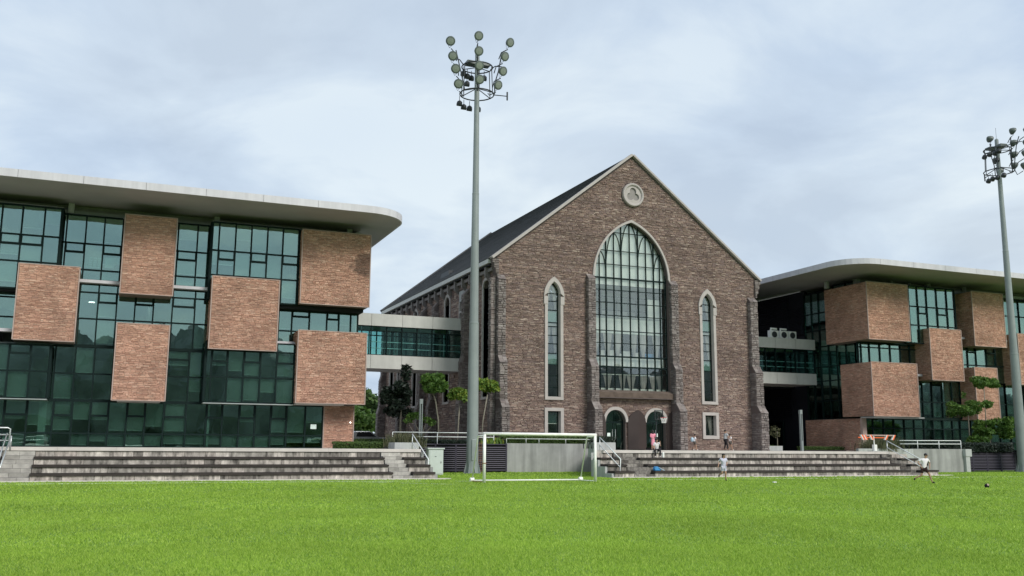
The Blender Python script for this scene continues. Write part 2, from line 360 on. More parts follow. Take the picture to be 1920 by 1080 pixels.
def arch_band(mb, fo, fi, c, hwo, hwi, y0, y1, axis='y', n=20):
    """solid band between outer and inner arch curves"""
    P = (lambda a, d, z: (a, d, z)) if axis == 'y' else (lambda a, d, z: (d, a, z))
    po = []; pi = []
    for i in range(2 * n + 1):
        t = -math.cos(math.pi * i / (2 * n)) * .99999
        po.append((c + t * hwo, fo(c + t * hwo))); pi.append((c + t * hwi, fi(c + t * hwi)))
    for k in range(2 * n):
        a, b, d, e = po[k], po[k + 1], pi[k + 1], pi[k]
        mb.quad(P(a[0], y0, a[1]), P(b[0], y0, b[1]), P(d[0], y0, d[1]), P(e[0], y0, e[1]))
        mb.quad(P(a[0], y0, a[1]), P(b[0], y0, b[1]), P(b[0], y1, b[1]), P(a[0], y1, a[1]))
        mb.quad(P(e[0], y0, e[1]), P(d[0], y0, d[1]), P(d[0], y1, d[1]), P(e[0], y1, e[1]))
    for a, e in ((po[0], pi[0]), (po[-1], pi[-1])):
        mb.quad(P(a[0], y0, a[1]), P(e[0], y0, e[1]), P(e[0], y1, e[1]), P(a[0], y1, a[1]))

# curtain wall -----------------------------------------------------------------------------------
def glazing(bld, plane, us, rows, awn=(), axis='y', inward=1, blind=.45, gl='glass', open_=(), name='curtain_wall', mw=.042, solid_rows=()):
    P = (lambda a0, a1, d0, d1, z0, z1: (a0, a1, min(plane + inward * d0, plane + inward * d1), max(plane + inward * d0, plane + inward * d1), z0, z1)) if axis == 'y' else \
        (lambda a0, a1, d0, d1, z0, z1: (min(plane + inward * d0, plane + inward * d1), max(plane + inward * d0, plane + inward * d1), a0, a1, z0, z1))
    fr = MB()
    for u in us: fr.box(*P(u - mw, u + mw, -.06, .10, rows[0], rows[-1]))
    for z in rows: fr.box(*P(us[0] + mw, us[-1] - mw, -.05, .095, z - mw, z + mw))
    aw = {(c, r): z for c, r, z in awn}
    for (c, r), z in aw.items():
        fr.box(*P(us[c] + mw, us[c + 1] - mw, -.075, .09, z - .055, z + .055))
        zt = rows[r + 1]
        for a in (us[c] + mw, us[c + 1] - mw - .04): fr.box(*P(a, a + .04, -.07, .085, z + .055, zt - mw))
    o = fr.build(name, 'mull', bld)
    def pane(a0, a1, z0, z1, opened=False, mt=None):
        b = P(a0, a1, .02, .04, z0, z1); rx = random.uniform(-.006, .006); rz = random.uniform(-.006, .006)
        rot = (rx, 0, rz) if axis == 'y' else (0, rx, rz)
        lo, hi = (b[0], b[2], b[4]), (b[1], b[3], b[5])
        if opened:
            h = z1 - z0; off = math.sin(R(32)) * h / 2
            lo = (lo[0], lo[1] - off - .03, lo[2] + .04); hi = (hi[0], hi[1] - off - .03, hi[2] + .04); rot = (R(-32), 0, 0)
        unit('pane', mt or gl, o, lo, hi, rot)
    for c in range(len(us) - 1):
        a0, a1 = us[c] + mw, us[c + 1] - mw
        if a1 - a0 < .05: continue
        for r in range(len(rows) - 1):
            z0, z1 = rows[r] + mw, rows[r + 1] - mw
            if z1 - z0 < .04: continue
            if (c, r) in aw:
                z = aw[(c, r)]; pane(a0, a1, z0, z - .055); pane(a0 + .04, a1 - .04, z + .055, z1, (c, r) in open_)
            else: pane(a0, a1, z0, z1)
            if random.random() < blind and z1 - z0 > .5:
                dz = (z1 - z0) * random.choice((.55, .75, .9, .97)); b = P(a0, a1, .16, .17, z1 - dz, z1)
                unit('blind', 'blind', o, (b[0], b[2], b[4]), (b[1], b[3], b[5]))
                b = P(a0 + .03, a1 - .03, .13, .16, z1 - dz - .035, z1 - dz + .012)
                unit('blind_bar', 'blindbar', o, (b[0], b[2], b[4]), (b[1], b[3], b[5]))
    return o

def brick_block(bld, x0, x1, y0, y1, z0, z1, m='brick', left=True, name='brick_block'):
    core = MB().box(x0 + .03, x1 - .03, y0 + .03, y1, z0 + .02, z1 - .02)
    o = core.build(name, 'brickcore', bld)
    b = MB(); masonry(b, x0 + .05, x1 - .05, z0 + .03, z1 - .03, y0 + .025, 'y', -1, None, (.05, .08), (.12, .36), (.015, .045), gap=.004)
    if left: masonry(b, y0 + .06, y1, z0 + .03, z1 - .03, x0 + .025, 'x', -1, None, (.05, .08), (.12, .36), (.015, .045), gap=.004)
    s = b.build('brick_facing', m, o); s['kind'] = 'stuff'
    t = MB(); e = .05
    t.box(x0 - .012, x0 + e, y0 - .028, y0 + .04, z0, z1); t.box(x1 - e, x1 + .012, y0 - .028, y0 + .04, z0, z1)
    t.box(x0 + e, x1 - e, y0 - .024, y0 + .04, z0 - .01, z0 + .035); t.box(x0 + e, x1 - e, y0 - .024, y0 + .04, z1 - .035, z1 + .01)
    t.build('edge_trim', 'trim', o)
    return o

# ------------------------------------------------------------------ ground, terrace, steps
TZ = 1.42
g = MB(); g.box(-400, 400, -400, 500, -1, 0); tag(g.build('ground', 'grass'), 'mown green grass playing field in front of the terrace', kind='structure')
# terrace platforms behind the steps
tr = MB(); tr.box(-60, 13.9, 47.05, 150, -.5, TZ - .004); tr.box(13.9, 24.7, 57.2, 150, -.5, TZ - .004); tr.prism([(24.5, 47.05), (46.0, 47.05), (46.0, 150), (24.5, 150), (24.5, 57.2), (29.6, 57.2)], -.5, TZ - .004, 'z'); tr.box(46.0, 120, 57.5, 150, -.5, TZ - .004)
tag(tr.build('terrace', 'pave'), 'pale paved terrace the buildings stand on', kind='structure')
# step levels
V0, TD = 44.6, .8
LV = [0, .34, .68, 1.02, TZ]
STEP = thing('terrace_steps', (5, 45, 0), 'weathered stone bench steps below the left building', None, kind='structure')
STEP2 = thing('terrace_steps', (35, 45, 0), 'weathered stone bench steps below the gabled hall', None, kind='structure')
def bench(root, x0, x1, side=0):
    core = MB()
    for i in range(4): core.box(x0, x1, V0 + TD * i + .06, 47.2, LV[i], LV[i + 1] - .06 if i < 3 else TZ - .15)
    core.build('step_core', 'riserback', root)
    for i in range(4):
        y = V0 + TD * i; z0, z1 = LV[i], (LV[i + 1] - .10 if i < 3 else TZ - .15)
        x = x0
        while x < x1 - .05:
            q = x + random.choice((.35, .5, .8, 1.1, 1.5)) * random.uniform(.85, 1.15)
            if q > x1 - .3: q = x1
            unit('stone_block', 'riser', root, (x + .008, y + random.uniform(-.012, .012), z0 + .004), (q - .008, y + .2, z1 - .004))
            x = q
        if i < 3:
            x = x0 - .02
            while x < x1 - .05:
                q = min(x + 3.0, x1 + .02)
                if x1 - q < .8: q = x1 + .02
                unit('bench_board', 'timber', root, (x + .006, y - .07, z1), (q - .006, y + .34, LV[i + 1]))
                unit('bench_board', 'timber', root, (x + .006, y + .36, z1 + .01), (q - .006, y + TD + .03, LV[i + 1] - .012))
                x = q
def stairs(root, x0, x1, m='tread'):
    n = 8; r = TZ / n; t = 4 * TD / n - .02
    for i in range(n):
        y = V0 + i * t; z1 = (i + 1) * r - (.004 if i == n - 1 else 0)
        m_ = x0 + (x1 - x0) * random.uniform(.3, .7)
        for a, b in ((x0, m_), (m_, x1)):
            unit('stair_slab', m, root, (a + .005, y + random.uniform(-.01, .01), z1 - r + .004), (b - .005, y + .02 + t + .05 if i < n - 1 else 47.3, z1 - random.uniform(0, .006)))
def nose(root, x0, x1):
    x = x0
    while x < x1 - .1:
        q = min(x + 2.4, x1); unit('coping_slab', 'nosing', root, (x + .003, 46.93, TZ - .15), (q - .003, 47.9, TZ + .004)); x = q
bench(STEP, -3.05, 12.4); stairs(STEP, -4.3, -3.06); stairs(STEP, 12.42, 13.4); bench(STEP, 13.42, 14.5); bench(STEP, -19, -4.35)
nose(STEP, -19, 14.5)
bench(STEP2, 24.35, 25.5); stairs(STEP2, 25.52, 26.75, 'treaddark'); bench(STEP2, 26.77, 44.5); stairs(STEP2, 44.52, 45.35, 'treaddark'); bench(STEP2, 45.37, 46.7)
nose(STEP2, 24.9, 45.3)
MB().prism([(44.66, 0), (47.0, 0), (47.0, 1.27), (46.98, 1.27), (46.98, .9), (46.2, .9), (46.2, .56), (45.4, .56), (45.4, .22), (44.66, .22)], 24.2, 24.34, 'x').build('side_wall', 'conclight', STEP2)
MB().prism([(24.2, 46.99), (24.5, 46.99), (29.6, 56.3), (29.3, 56.3)], 0, 1.28, 'z').build('side_wall', 'conc', STEP2)
MB().prism([(44.66, 0), (57.0, 0), (57.0, 1.27), (46.98, 1.27), (46.98, .9), (46.2, .9), (46.2, .56), (45.4, .56), (45.4, .22), (44.66, .22)], 14.52, 14.66, 'x').build('side_wall', 'conc', STEP)
k = MB(); k.box(-20, 15.2, 44.2, 44.59, -.05, .05); tag(k.build('kerb', 'nosing'), 'pale kerb along the foot of the left steps', kind='structure')
k = MB(); k.box(24.0, 47.5, 44.2, 44.59, -.05, .05); tag(k.build('kerb', 'nosing'), 'pale kerb along the foot of the right steps', kind='structure')

# field markings
ml = MB(); ml.box(-12, 13, 42.0, 42.1, .002, .019); ml.box(14.4, 60, 41.3, 41.4, .002, .019); ml.prism([(9.0, 42.6), (9.09, 42.6), (13.2, 38.0), (13.1, 38.0)], .002, .019, 'z')
tag(ml.build('field_line', 'line'), 'faint white markings on the grass field', kind='structure')

# grass blades
import numpy as np
rs = np.random.RandomState(3)
def grass():
    V = []; n_tot = 0
    bands = [(9.5, 16, 2500), (16, 24, 1000), (24, 34, 380), (34, 52, 150), (52, 84, 55)]
    P = []; S = []
    for r0, r1, dens in bands:
        half = R(38); area = half * (r1 * r1 - r0 * r0); n = int(area * dens)
        rr = np.sqrt(rs.uniform(r0 * r0, r1 * r1, n)); th = rs.uniform(-half, half, n)
        a = th + R(24.5); x = rr * np.sin(a); y = rr * np.cos(a)
        ok = (y < 44.15) | ((x > 15.2) & (x < 24.0) & (y < 56)) | ((x > 24.0) & (x < 30) & (y < 56) & (y > 47 + (x - 24.3) * 1.9)) | ((x > 47.5) & (y < 50.8))
        x, y = x[ok], y[ok]; P.append(np.stack([x, y], 1)); S.append(np.full(len(x), {9.5: 1, 16: 1.5, 24: 2.3, 34: 3.2, 52: 5.0}[r0]))
    P = np.concatenate(P); S = np.concatenate(S); n = len(P)
    cl = np.array([noise.noise(Vector((px * .9, py * .9, 0))) for px, py in P[::1]]) if n < 50000 else None
    cell = (np.floor(P[:, 0] * 9 + np.sin(P[:, 1] * 7)) * 7919 + np.floor(P[:, 1] * 6 + np.sin(P[:, 0] * 5)) * 104729) % 997 / 997.0
    clump = .72 + .5 * cell
    h = rs.uniform(.018, .045, n) * clump * (1 + (S - 1) * .15); wd = rs.uniform(.003, .0055, n) * S * 1.25; an = rs.uniform(0, 6.283, n); le = rs.uniform(.1, 1.3, n) * h; la = rs.uniform(0, 6.283, n)
    v = np.zeros((n, 3, 3))
    v[:, 0, 0] = P[:, 0] - np.cos(an) * wd; v[:, 0, 1] = P[:, 1] - np.sin(an) * wd
    v[:, 1, 0] = P[:, 0] + np.cos(an) * wd; v[:, 1, 1] = P[:, 1] + np.sin(an) * wd
    v[:, 2, 0] = P[:, 0] + np.cos(la) * le; v[:, 2, 1] = P[:, 1] + np.sin(la) * le; v[:, 2, 2] = h
    me = bpy.data.meshes.new('grass'); me.vertices.add(n * 3); me.vertices.foreach_set('co', v.reshape(-1)); me.loops.add(n * 3); me.loops.foreach_set('vertex_index', np.arange(n * 3, dtype=np.int32))
    me.polygons.add(n); me.polygons.foreach_set('loop_start', np.arange(0, n * 3, 3, dtype=np.int32)); me.polygons.foreach_set('loop_total', np.full(n, 3, dtype=np.int32)); me.update(); me.validate()
    me.materials.append(MT['blade']); o = bpy.data.objects.new('grass', me); COL.objects.link(o)
    tag(o, 'short mown grass of the playing field', 'grass', kind='stuff')
grass()

# ------------------------------------------------------------------ the two glass and brick buildings
P1, P2, BX = 58.8, 59.8, 58.2
def roof_outline(x0, x1, y0, y1, rl_, rr_, inset=0):
    """plan outline with rounded front corners; returned starting at back-left, going round the front"""
    x0 += inset; x1 -= inset; y0 += inset; pts = []
    rl_ = max(.01, rl_ - inset); rr_ = max(.01, rr_ - inset)
    pts.append((x0, y1))
    for i in range(11):
        t = math.pi / 2 * i / 10; pts.append((x0 + rl_ * (1 - math.cos(t)), y0 + rl_ * (1 - math.sin(t))))
    for i in range(11):
        t = math.pi / 2 * i / 10; pts.append((x1 - rr_ * (1 - math.sin(t)), y0 + rr_ * (1 - math.cos(t))))
    pts.append((x1, y1)); return pts
def canopy(bld, x0, x1, y0, y1, rL, rR):
    zl, zh = 15.5, 15.93
    o = MB().prism(roof_outline(x0, x1, y0, y1, rL, rR, .05), zl + .01, zh - .02, 'z').build('roof', 'soffit', bld)
    pts = roof_outline(x0, x1, y0, y1, rL, rR); pin = roof_outline(x0, x1, y0, y1, rL, rR, .09)
    # fascia split into panels
    segs = []
    dense = []
    for (a, b), (c, d), (e, f), (g_, h) in zip(pts, pts[1:], pin, pin[1:]):
        ln = math.hypot(c - a, d - b); k = max(1, round(ln / 3.2))
        for j in range(k):
            s, t = j / k, (j + 1) / k
            dense.append(((a + (c - a) * s, b + (d - b) * s), (a + (c - a) * t, b + (d - b) * t), (e + (g_ - e) * s, f + (h - f) * s), (e + (g_ - e) * t, f + (h - f) * t), ln / k))
    cur = []; acc = 0
    def flush():
        nonlocal cur, acc
        if not cur: return
        m_ = MB()
        for A, B, C_, D, _ in cur:
            for z0, z1 in ((zl, zh),):
                m_.quad((*A, z0), (*B, z0), (*B, z1), (*A, z1)); m_.quad((*C_, z0), (*D, z0), (*D, z1), (*C_, z1))
                m_.quad((*A, z0), (*B, z0), (*D, z0), (*C_, z0)); m_.quad((*A, z1), (*B, z1), (*D, z1), (*C_, z1))
        m_.build('fascia_panel', 'canopy', o); cur = []; acc = 0
    for s in dense:
        A, B, C_, D, ln = s
        if acc + ln > 3.3: flush()
        if not cur and ln > .5:   # leave a thin joint
            dxn, dyn = (B[0] - A[0]) / ln, (B[1] - A[1]) / ln; A = (A[0] + dxn * .02, A[1] + dyn * .02)
        cur.append((A, B, C_, D, ln)); acc += ln
    flush()
    return o
def interior(bld, x0, x1, y0, y1, levels):
    s = MB()
    for z in levels: s.box(x0, x1, y0 + .25, y1, z - .12, z + .12)
    s.build('floor_slab', 'floorm', bld)
    wv = MB(); wv.box(x0, x1, y1 - .2, y1, 1.42, 15.5)
    x = x0 + 4.5
    while x < x1 - 2: wv.box(x, x + .12, y0 + 2.2, y1 - .2, 1.42, 15.4); x += 8.5
    wv.build('interior_wall', 'intwall', bld)

LB = thing('school_building', (4, 60, TZ), 'teal glass and orange brick school block on the left, under a flat rounded canopy roof', 'building')
interior(LB, -20, 14.0, P2, 68, [4.05, 7.1, 10.1, 14.98])
MB().box(13.82, 14.1, 60.1, 68, 1.42, 15.4).build('end_wall', 'conclight', LB)
canopy(LB, -22, 16.1, 55.0, 84, .5, 2.6)
MB().box(-12, 13.6, 60.6, 60.8, 14.95, 15.5).build('clerestory', 'posttone', LB)
for x in (-3.3, 4.9, 13.2): unit('roof_post', 'conclight', LB, (x, 59.9, 14.9), (x + .32, 60.2, 15.5))
for b6 in ((-12, -3.5, P1 + .1, P2 + .2, 10.0, 10.1), (-12, -3.5, P1 + .05, P2 + .2, 14.9, 14.98), (4.7, 9.95, P1 + .05, P2 + .2, 14.95, 15.0), (9, 14.2, P1 + .2, P2 + .4, 9.95, 10.15)):
    MB().box(*b6).build('soffit_strip', 'posttone' if b6[4] > 14 else 'black', LB)
# top floor
A = [-11.9, -10.8, -9.7, -8.65, -7.6, -6.55, -5.53, -4.4, -3.5]
glazing(LB, P1, A, [10.12, 11.66, 13.18, 14.86], [(1, 1, 12.65), (3, 1, 12.65), (5, 1, 12.65), (6, 1, 12.65)], blind=.7)
glazing(LB, P2, [-3.5, -3.29, -2.26, -1.27, -.27], [11.0, 11.6, 13.14, 14.8], [(1, 1, 12.62), (3, 1, 12.62)], blind=.5)
glazing(LB, P2, [2.70, 2.85, 3.97, 4.72], [11.0, 11.6, 13.14, 14.85], [(1, 1, 12.62)], blind=.5)
glazing(LB, P1, [4.72, 5.14, 6.11, 7.05, 8.01, 8.95, 9.95], [10.17, 11.67, 13.18, 14.91], [(1, 1, 12.65), (3, 1, 12.65), (5, 1, 12.65)], blind=.7)
for x in (-3.5, 9.97): glazing(LB, x, [P1 + .02, P2], [10.17, 11.67, 13.18, 14.88], axis='x', inward=-1, blind=0)
glazing(LB, 4.70, [P1 + .02, P2], [10.17, 11.67, 13.18, 14.88], axis='x', inward=1, blind=0)
# third floor band
glazing(LB, P2, [-11.9, -10.8, -9.7, -8.65, -7.6, -6.5, -5.4], [7.9, 8.62, 9.75, 10.0], blind=.3)
glazing(LB, P2, [-2.36, -1.31, -.3, .7, 1.72, 2.78, 4.06, 4.85], [7.2, 8.74, 10.28, 10.76], [(1, 1, 9.73), (3, 1, 9.73), (5, 1, 9.75)], blind=.55)
glazing(LB, P2, [8.75, 9.05, 9.87, 10.96, 12.06, 12.83, 13.59, 14.05], [7.9, 8.62, 9.92], [(2, 1, 9.56), (4, 1, 9.5)], blind=.35, open_=())
# second floor band
glazing(LB, P1, [-11.9, -10.8, -9.7, -8.65, -7.6, -6.6, -5.57, -4.49, -3.5], [4.07, 5.55, 7.0], [(0, 1, 6.52), (3, 1, 6.52), (6, 1, 6.52)], blind=.6)
glazing(LB, P2, [-3.5, -3.31, -2.27, -1.26, -.25], [4.08, 5.56, 7.12], blind=.6)
glazing(LB, P2, [2.62, 3.94, 4.80], [4.08, 5.56, 7.12], [(0, 1, 6.57)], blind=.3)
glazing(LB, P1, [4.76, 5.11, 6.04, 6.97, 7.95, 8.91, 9.98], [4.08, 5.57, 7.15, 7.68], [(1, 1, 6.5), (3, 1, 6.5), (5, 1, 6.5)], blind=.6)
glazing(LB, 4.75, [P1 + .02, P2], [4.08, 5.57, 7.15], axis='x', inward=1, blind=0)
glazing(LB, -3.49, [P1 + .02, P2], [4.08, 5.57, 7.0], axis='x', inward=-1, blind=0)
# ground floor
GU = [-11.9, -10.9, -9.9, -8.8, -7.8, -6.7, -5.65, -4.5, -3.2, -2.21, -1.27, -.3, .67, 1.67, 2.69, 3.93, 5.07, 6.0, 6.97, 7.91, 8.85, 9.81, 10.95, 12.04]
glazing(LB, P2, GU, [1.44, 2.18, 4.0], [(i, 1, 3.19) for i in (2, 4, 6, 8, 10, 12, 14, 16, 18, 20)], blind=.88)
MB().box(-3.92, -3.52, P2 + .09, P2 + .13, 1.46, 3.98).build('interior_pillar', 'greenpillar', LB); MB().box(5.16, 5.28, P2 + .09, P2 + .13, 1.46, 3.98).build('interior_pillar', 'greenpillar', LB)
dk = MB(); dk.box(4.05, 4.95, 60.1, 60.6, 2.02, 2.07); dk.box(4.88, 4.95, 60.1, 60.6, 1.44, 2.02); dk.build('window_desk', 'blindbar', LB)
for (x0, x1, z, y) in ((-2.42, -.2, 10.76, 59.3), (2.7, 4.84, 10.76, 59.3), (8.8, 10.1, 7.70, 59.2), (-12, -5.46, 7.70, 59.2)):
    MB().box(x0, x1, y, P2 + .1, z + .02, z + .2).build('white_ledge', 'canopy', LB, bevel=.01)
bd = MB(); bd.box(-11.9, -3.5, P1 - .05, P2, 3.99, 4.03); bd.box(4.76, 10.0, P1 - .05, P2, 3.99, 4.03); bd.build('overhang_edge', 'steel', LB)
bd = MB(); bd.box(-2.4, 4.85, P2 - .02, P2 + .2, 7.06, 7.2); bd.box(-3.5, 4.8, P2 - .01, P2 + .2, 3.98, 4.08); bd.build('floor_band', 'black', LB)
for i, (x0, x1, z0, z1) in enumerate([(-5.45, -2.33, 7.2, 11.46), (-.2, 2.69, 10.12, 14.78), (-.22, 2.65, 4.02, 8.42), (4.83, 8.79, 7.16, 11.52), (10.03, 14.38, 10.18, 14.85), (10.02, 14.3, 4.1, 8.55)]):
    o = brick_block(LB, x0, x1, BX, 59.9, z0, z1, 'brickstain' if i == 4 else 'brick')
    if i == 4: o['label'] = 'brick block with a dark stain near its right edge'
brick_block(LB, 12.08, 14.0, 59.75, 60.4, 1.43, 4.07, left=True)
MB().box(10.05, 13.0, 58.25, 59.7, 4.03, 4.09).build('soffit_slab', 'pale', LB)
MB().box(.1, 2.4, 58.3, 59.6, 3.97, 4.01).build('soffit_slab', 'pale', LB)
# things seen behind the glass: notices, ceiling lamps
for a, b, c, d in [(-1.95, -1.7, 12.2, 12.0)]: pass
nb = MB()
for i in range(5):
    for j in range(3):
        nb.box(-1.98 + j * .24, -1.80 + j * .24, P2 + .045, P2 + .05, 12.28 - i * .13, 12.37 - i * .13)
for i in range(14): x = -2.15 + random.random() * .8; z = 11.64 + random.random() * .2; nb.box(x, x + .06, P2 + .045, P2 + .05, z, z + .04)
nb.box(-1.12, -.32, P2 + .045, P2 + .05, 12.0, 12.42); nb.box(-1.1, -.6, P2 + .066, P2 + .076, 11.8, 11.99)
nb.build('paper_notice', 'sign', LB)
unit('notice', 'sign', LB, (11.3, P2 - .01, 2.6), (11.66, P2 + .01, 2.88))
unit('lamp', 'lit', LB, (13.75, 59.70, 3.0), (13.80, 59.725, 3.06))
lm = MB()
for x, z in ((-1.85, 9.62), (1.15, 9.62), (6.5, 6.9)): lm.box(x, x + .3, 61.5, 61.7, z + .32, z + .35)
lm.build('ceiling_lamp', 'lit', LB)

RB_ = thing('school_building', (62, 60, TZ), 'orange brick and dark glass school block on the right, with its corner blocks jutting out', 'building')
interior(RB_, 56.2, 90, P2, 68, [4.05, 7.1, 10.1, 14.98])
canopy(RB_, 50.4, 90, 55.0, 84, 2.8, .5)
SX = 55.8
MB().box(56.4, 90, 60.8, 61.0, 14.95, 15.5).build('clerestory', 'posttone', RB_)
for b6 in ((54.62, 54.9, 62.7, 63.0, 14.9, 15.5), (56.0, 56.3, 60.6, 61.1, 14.9, 15.5), (59.6, 59.75, 60.5, 60.7, 14.9, 15.5), (61.6, 61.75, 60.5, 60.7, 14.9, 15.5)): MB().box(*b6).build('roof_post', 'conclight', RB_)
for x in (63.3, 67.4): MB().tube([(x, 60.2, 14.85), (x, 60.2, 15.5)], .22, 12).build('roof_post', 'posttone', RB_)
glazing(RB_, 56.4, [61.0, 62.5, 64.0], [14.95, 15.45], axis='x', inward=1, blind=0)
# front glazing
glazing(RB_, P1, [58.95, 59.60, 60.55, 61.54, 62.65, 63.77, 64.65], [10.17, 11.65, 13.2, 14.88], [(2, 1, 12.65), (4, 1, 12.65)], blind=.6)
glazing(RB_, 64.67, [P1, P2 + .8], [11.5, 13.2, 14.85], axis='x', inward=-1, blind=0)
glazing(RB_, P2 + .6, [64.7, 65.3, 66.0], [11.0, 11.6, 13.2, 14.6], blind=0)
glazing(RB_, P2, [69.65, 70.4, 71.2, 72.2, 73.3, 74.4], [11.5, 13.2, 14.6], blind=.1)
glazing(RB_, P2, [64.5, 65.25, 66.0, 66.8, 67.78, 68.97, 70.04, 71.06, 72.0], [7.2, 8.7, 10.3, 10.76], [(1, 1, 9.8), (3, 1, 9.8), (5, 1, 9.8)], blind=.7)
glazing(RB_, P2, [54.95, 55.25, 56.1, 57.19, 58.28, 59.36, 60.37, 61.1], [8.42, 9.72, 10.1], blind=.35)
glazing(RB_, P2, [59.45, 60.1, 61.46, 62.51, 63.63, 64.72, 65.7], [4.14, 5.45, 7.3, 7.75], [(1, 1, 6.85), (3, 1, 6.85)], blind=.6, open_=((1, 1), (3, 1)))
glazing(RB_, P2, [68.3, 69.1, 69.95, 70.9], [4.14, 5.45, 7.2], [(1, 1, 6.9)], blind=.4)
GR = [55.3, 56.06, 57.15, 58.22, 59.31, 60.36, 61.4, 62.41, 63.5, 64.55, 65.39, 66.59, 67.7, 68.8, 69.98, 71.24, 72.4, 73.5]
glazing(RB_, P2, GR, [1.5, 2.2, 3.25, 4.0], blind=.75)
MB().box(63.75, 64.1, 60.05, 60.4, 1.44, 4.0).build('interior_pillar', 'greenpillar', RB_)
for (x0, x1, z, y) in ((64.5, 66.2, 10.8, 59.2), (69.6, 71.0, 10.8, 59.2), (59.4, 61.7, 7.5, 59.2)):
    MB().box(x0, x1, y, P2 + .1, z, z + .18).build('white_ledge', 'canopy', RB_, bevel=.01)
# side glazing
for z0, z1, z2 in ((1.5, 3.25, 4.0), (4.14, 5.45, 7.2), (7.2, 8.7, 10.76), (10.9, 13.2, 14.8)):
    a0 = {1.5: 73.5, 4.14: 70.9, 7.2: 75.2, 10.9: 74.4}[z0]; k = int((90 - a0) / 1.1)
    glazing(RB_, P2, [a0 + (90 - a0) * i / k for i in range(k + 1)], [z0, z1, z2], [(i, 1, z1 + .9) for i in range(1, k, 3)] if z0 > 2 else [], blind=.5)
brick_block(RB_, 78.0, 81.0, BX, 60.4, 10.15, 14.78); brick_block(RB_, 80.0, 84.0, BX, 60.4, 4.1, 8.4)
for z0, z1, z2 in ((1.44, 2.18, 4.0), (4.07, 5.55, 7.6), (7.9, 8.62, 9.95), (10.12, 13.18, 14.86)):
    glazing(LB, P2 if z0 < 2 or z0 == 7.9 else P1, [-19.9 + i * 1.0 for i in range(9)], [z0, z1, z2], blind=.5)
brick_block(LB, -17.0, -13.8, BX, 59.9, 10.2, 14.8); brick_block(LB, -14.5, -11.4, BX, 59.9, 4.1, 8.5)
SV = [61.0, 62.1, 63.2, 64.22, 65.24, 66.16, 67.07]
glazing(RB_, SX, SV, [4.1, 5.6, 7.3, 8.5, 10.25, 11.7, 13.2, 15.0], [(5, 3, 9.8), (4, 3, 9.8)], axis='x', inward=1, blind=.4)
glazing(RB_, SX, [P2 + .1, 61.0], [8.5, 10.12], axis='x', inward=1, blind=0)
# brick
ob = brick_block(RB_, 54.65, 58.97, BX, 63.1, 10.17, 14.8); ob['label'] = 'large upper corner brick block'
brick_block(RB_, 54.7, 59.45, BX, 61.65, 4.13, 8.4); brick_block(RB_, 61.0, 64.5, BX, 60.6, 7.14, 11.4); brick_block(RB_, 65.97, 69.62, BX, 60.9, 10.15, 14.78)
brick_block(RB_, 65.68, 68.28, BX, 60.4, 4.02, 8.38); brick_block(RB_, 70.97, 75.2, BX, 60.4, 7.08, 11.46)
gb = MB(); gb.box(55.02, 55.3, P2 + .0, 66.6, 1.42, 4.02); ogb = gb.build('ground_brick_wall', 'brickcore', RB_)
b = MB(); masonry(b, P2, 66.6, 1.44, 4.0, 55.02, 'x', -1, None, (.05, .08), (.12, .36), (.01, .03), gap=.004)
s = b.build('brick_facing', 'brick', ogb); s['kind'] = 'stuff'
MB().box(54.9, 55.32, 59.7, 59.95, 1.42, 4.05).build('corner_pier', 'trim', RB_)
MB().box(54.8, 60.0, 58.3, 59.75, 4.02, 4.12).build('soffit_slab', 'conclight', RB_)
lw = MB(); lw.box(SX + .1, SX + .4, 67.1, 84, 1.42, 15.4); lv = lw.build('louvred_wall', 'navy', RB_)
s_ = MB(); z = 4.3
while z < 15.3: s_.box(SX - .03, SX + .12, 69.3, 84, z, z + .07); z += .19
z = 11.6
while z < 13.9: s_.box(SX - .22, SX - .02, 67.3, 69.0, z, z + .06); z += .13
s_.box(SX - .24, SX + .1, 67.2, 67.26, 11.5, 14.0); s_.box(SX - .24, SX + .1, 69.05, 69.1, 11.5, 14.0)
q = s_.build('louvre', 'navy', lv); q['kind'] = 'stuff'
bk = MB(); bk.box(45.3, 56, 83.6, 84, 1.42, 15.4); bk.box(45.2, 55.8, 68.8, 83.6, 6.9, 7.05); bk.build('back_wall', 'navy', RB_)
# glazed door under the bridge
glazing(RB_, 55.7, [70.5, 71.6, 72.7], [1.5, 3.0, 4.0], axis='x', inward=1, blind=0)

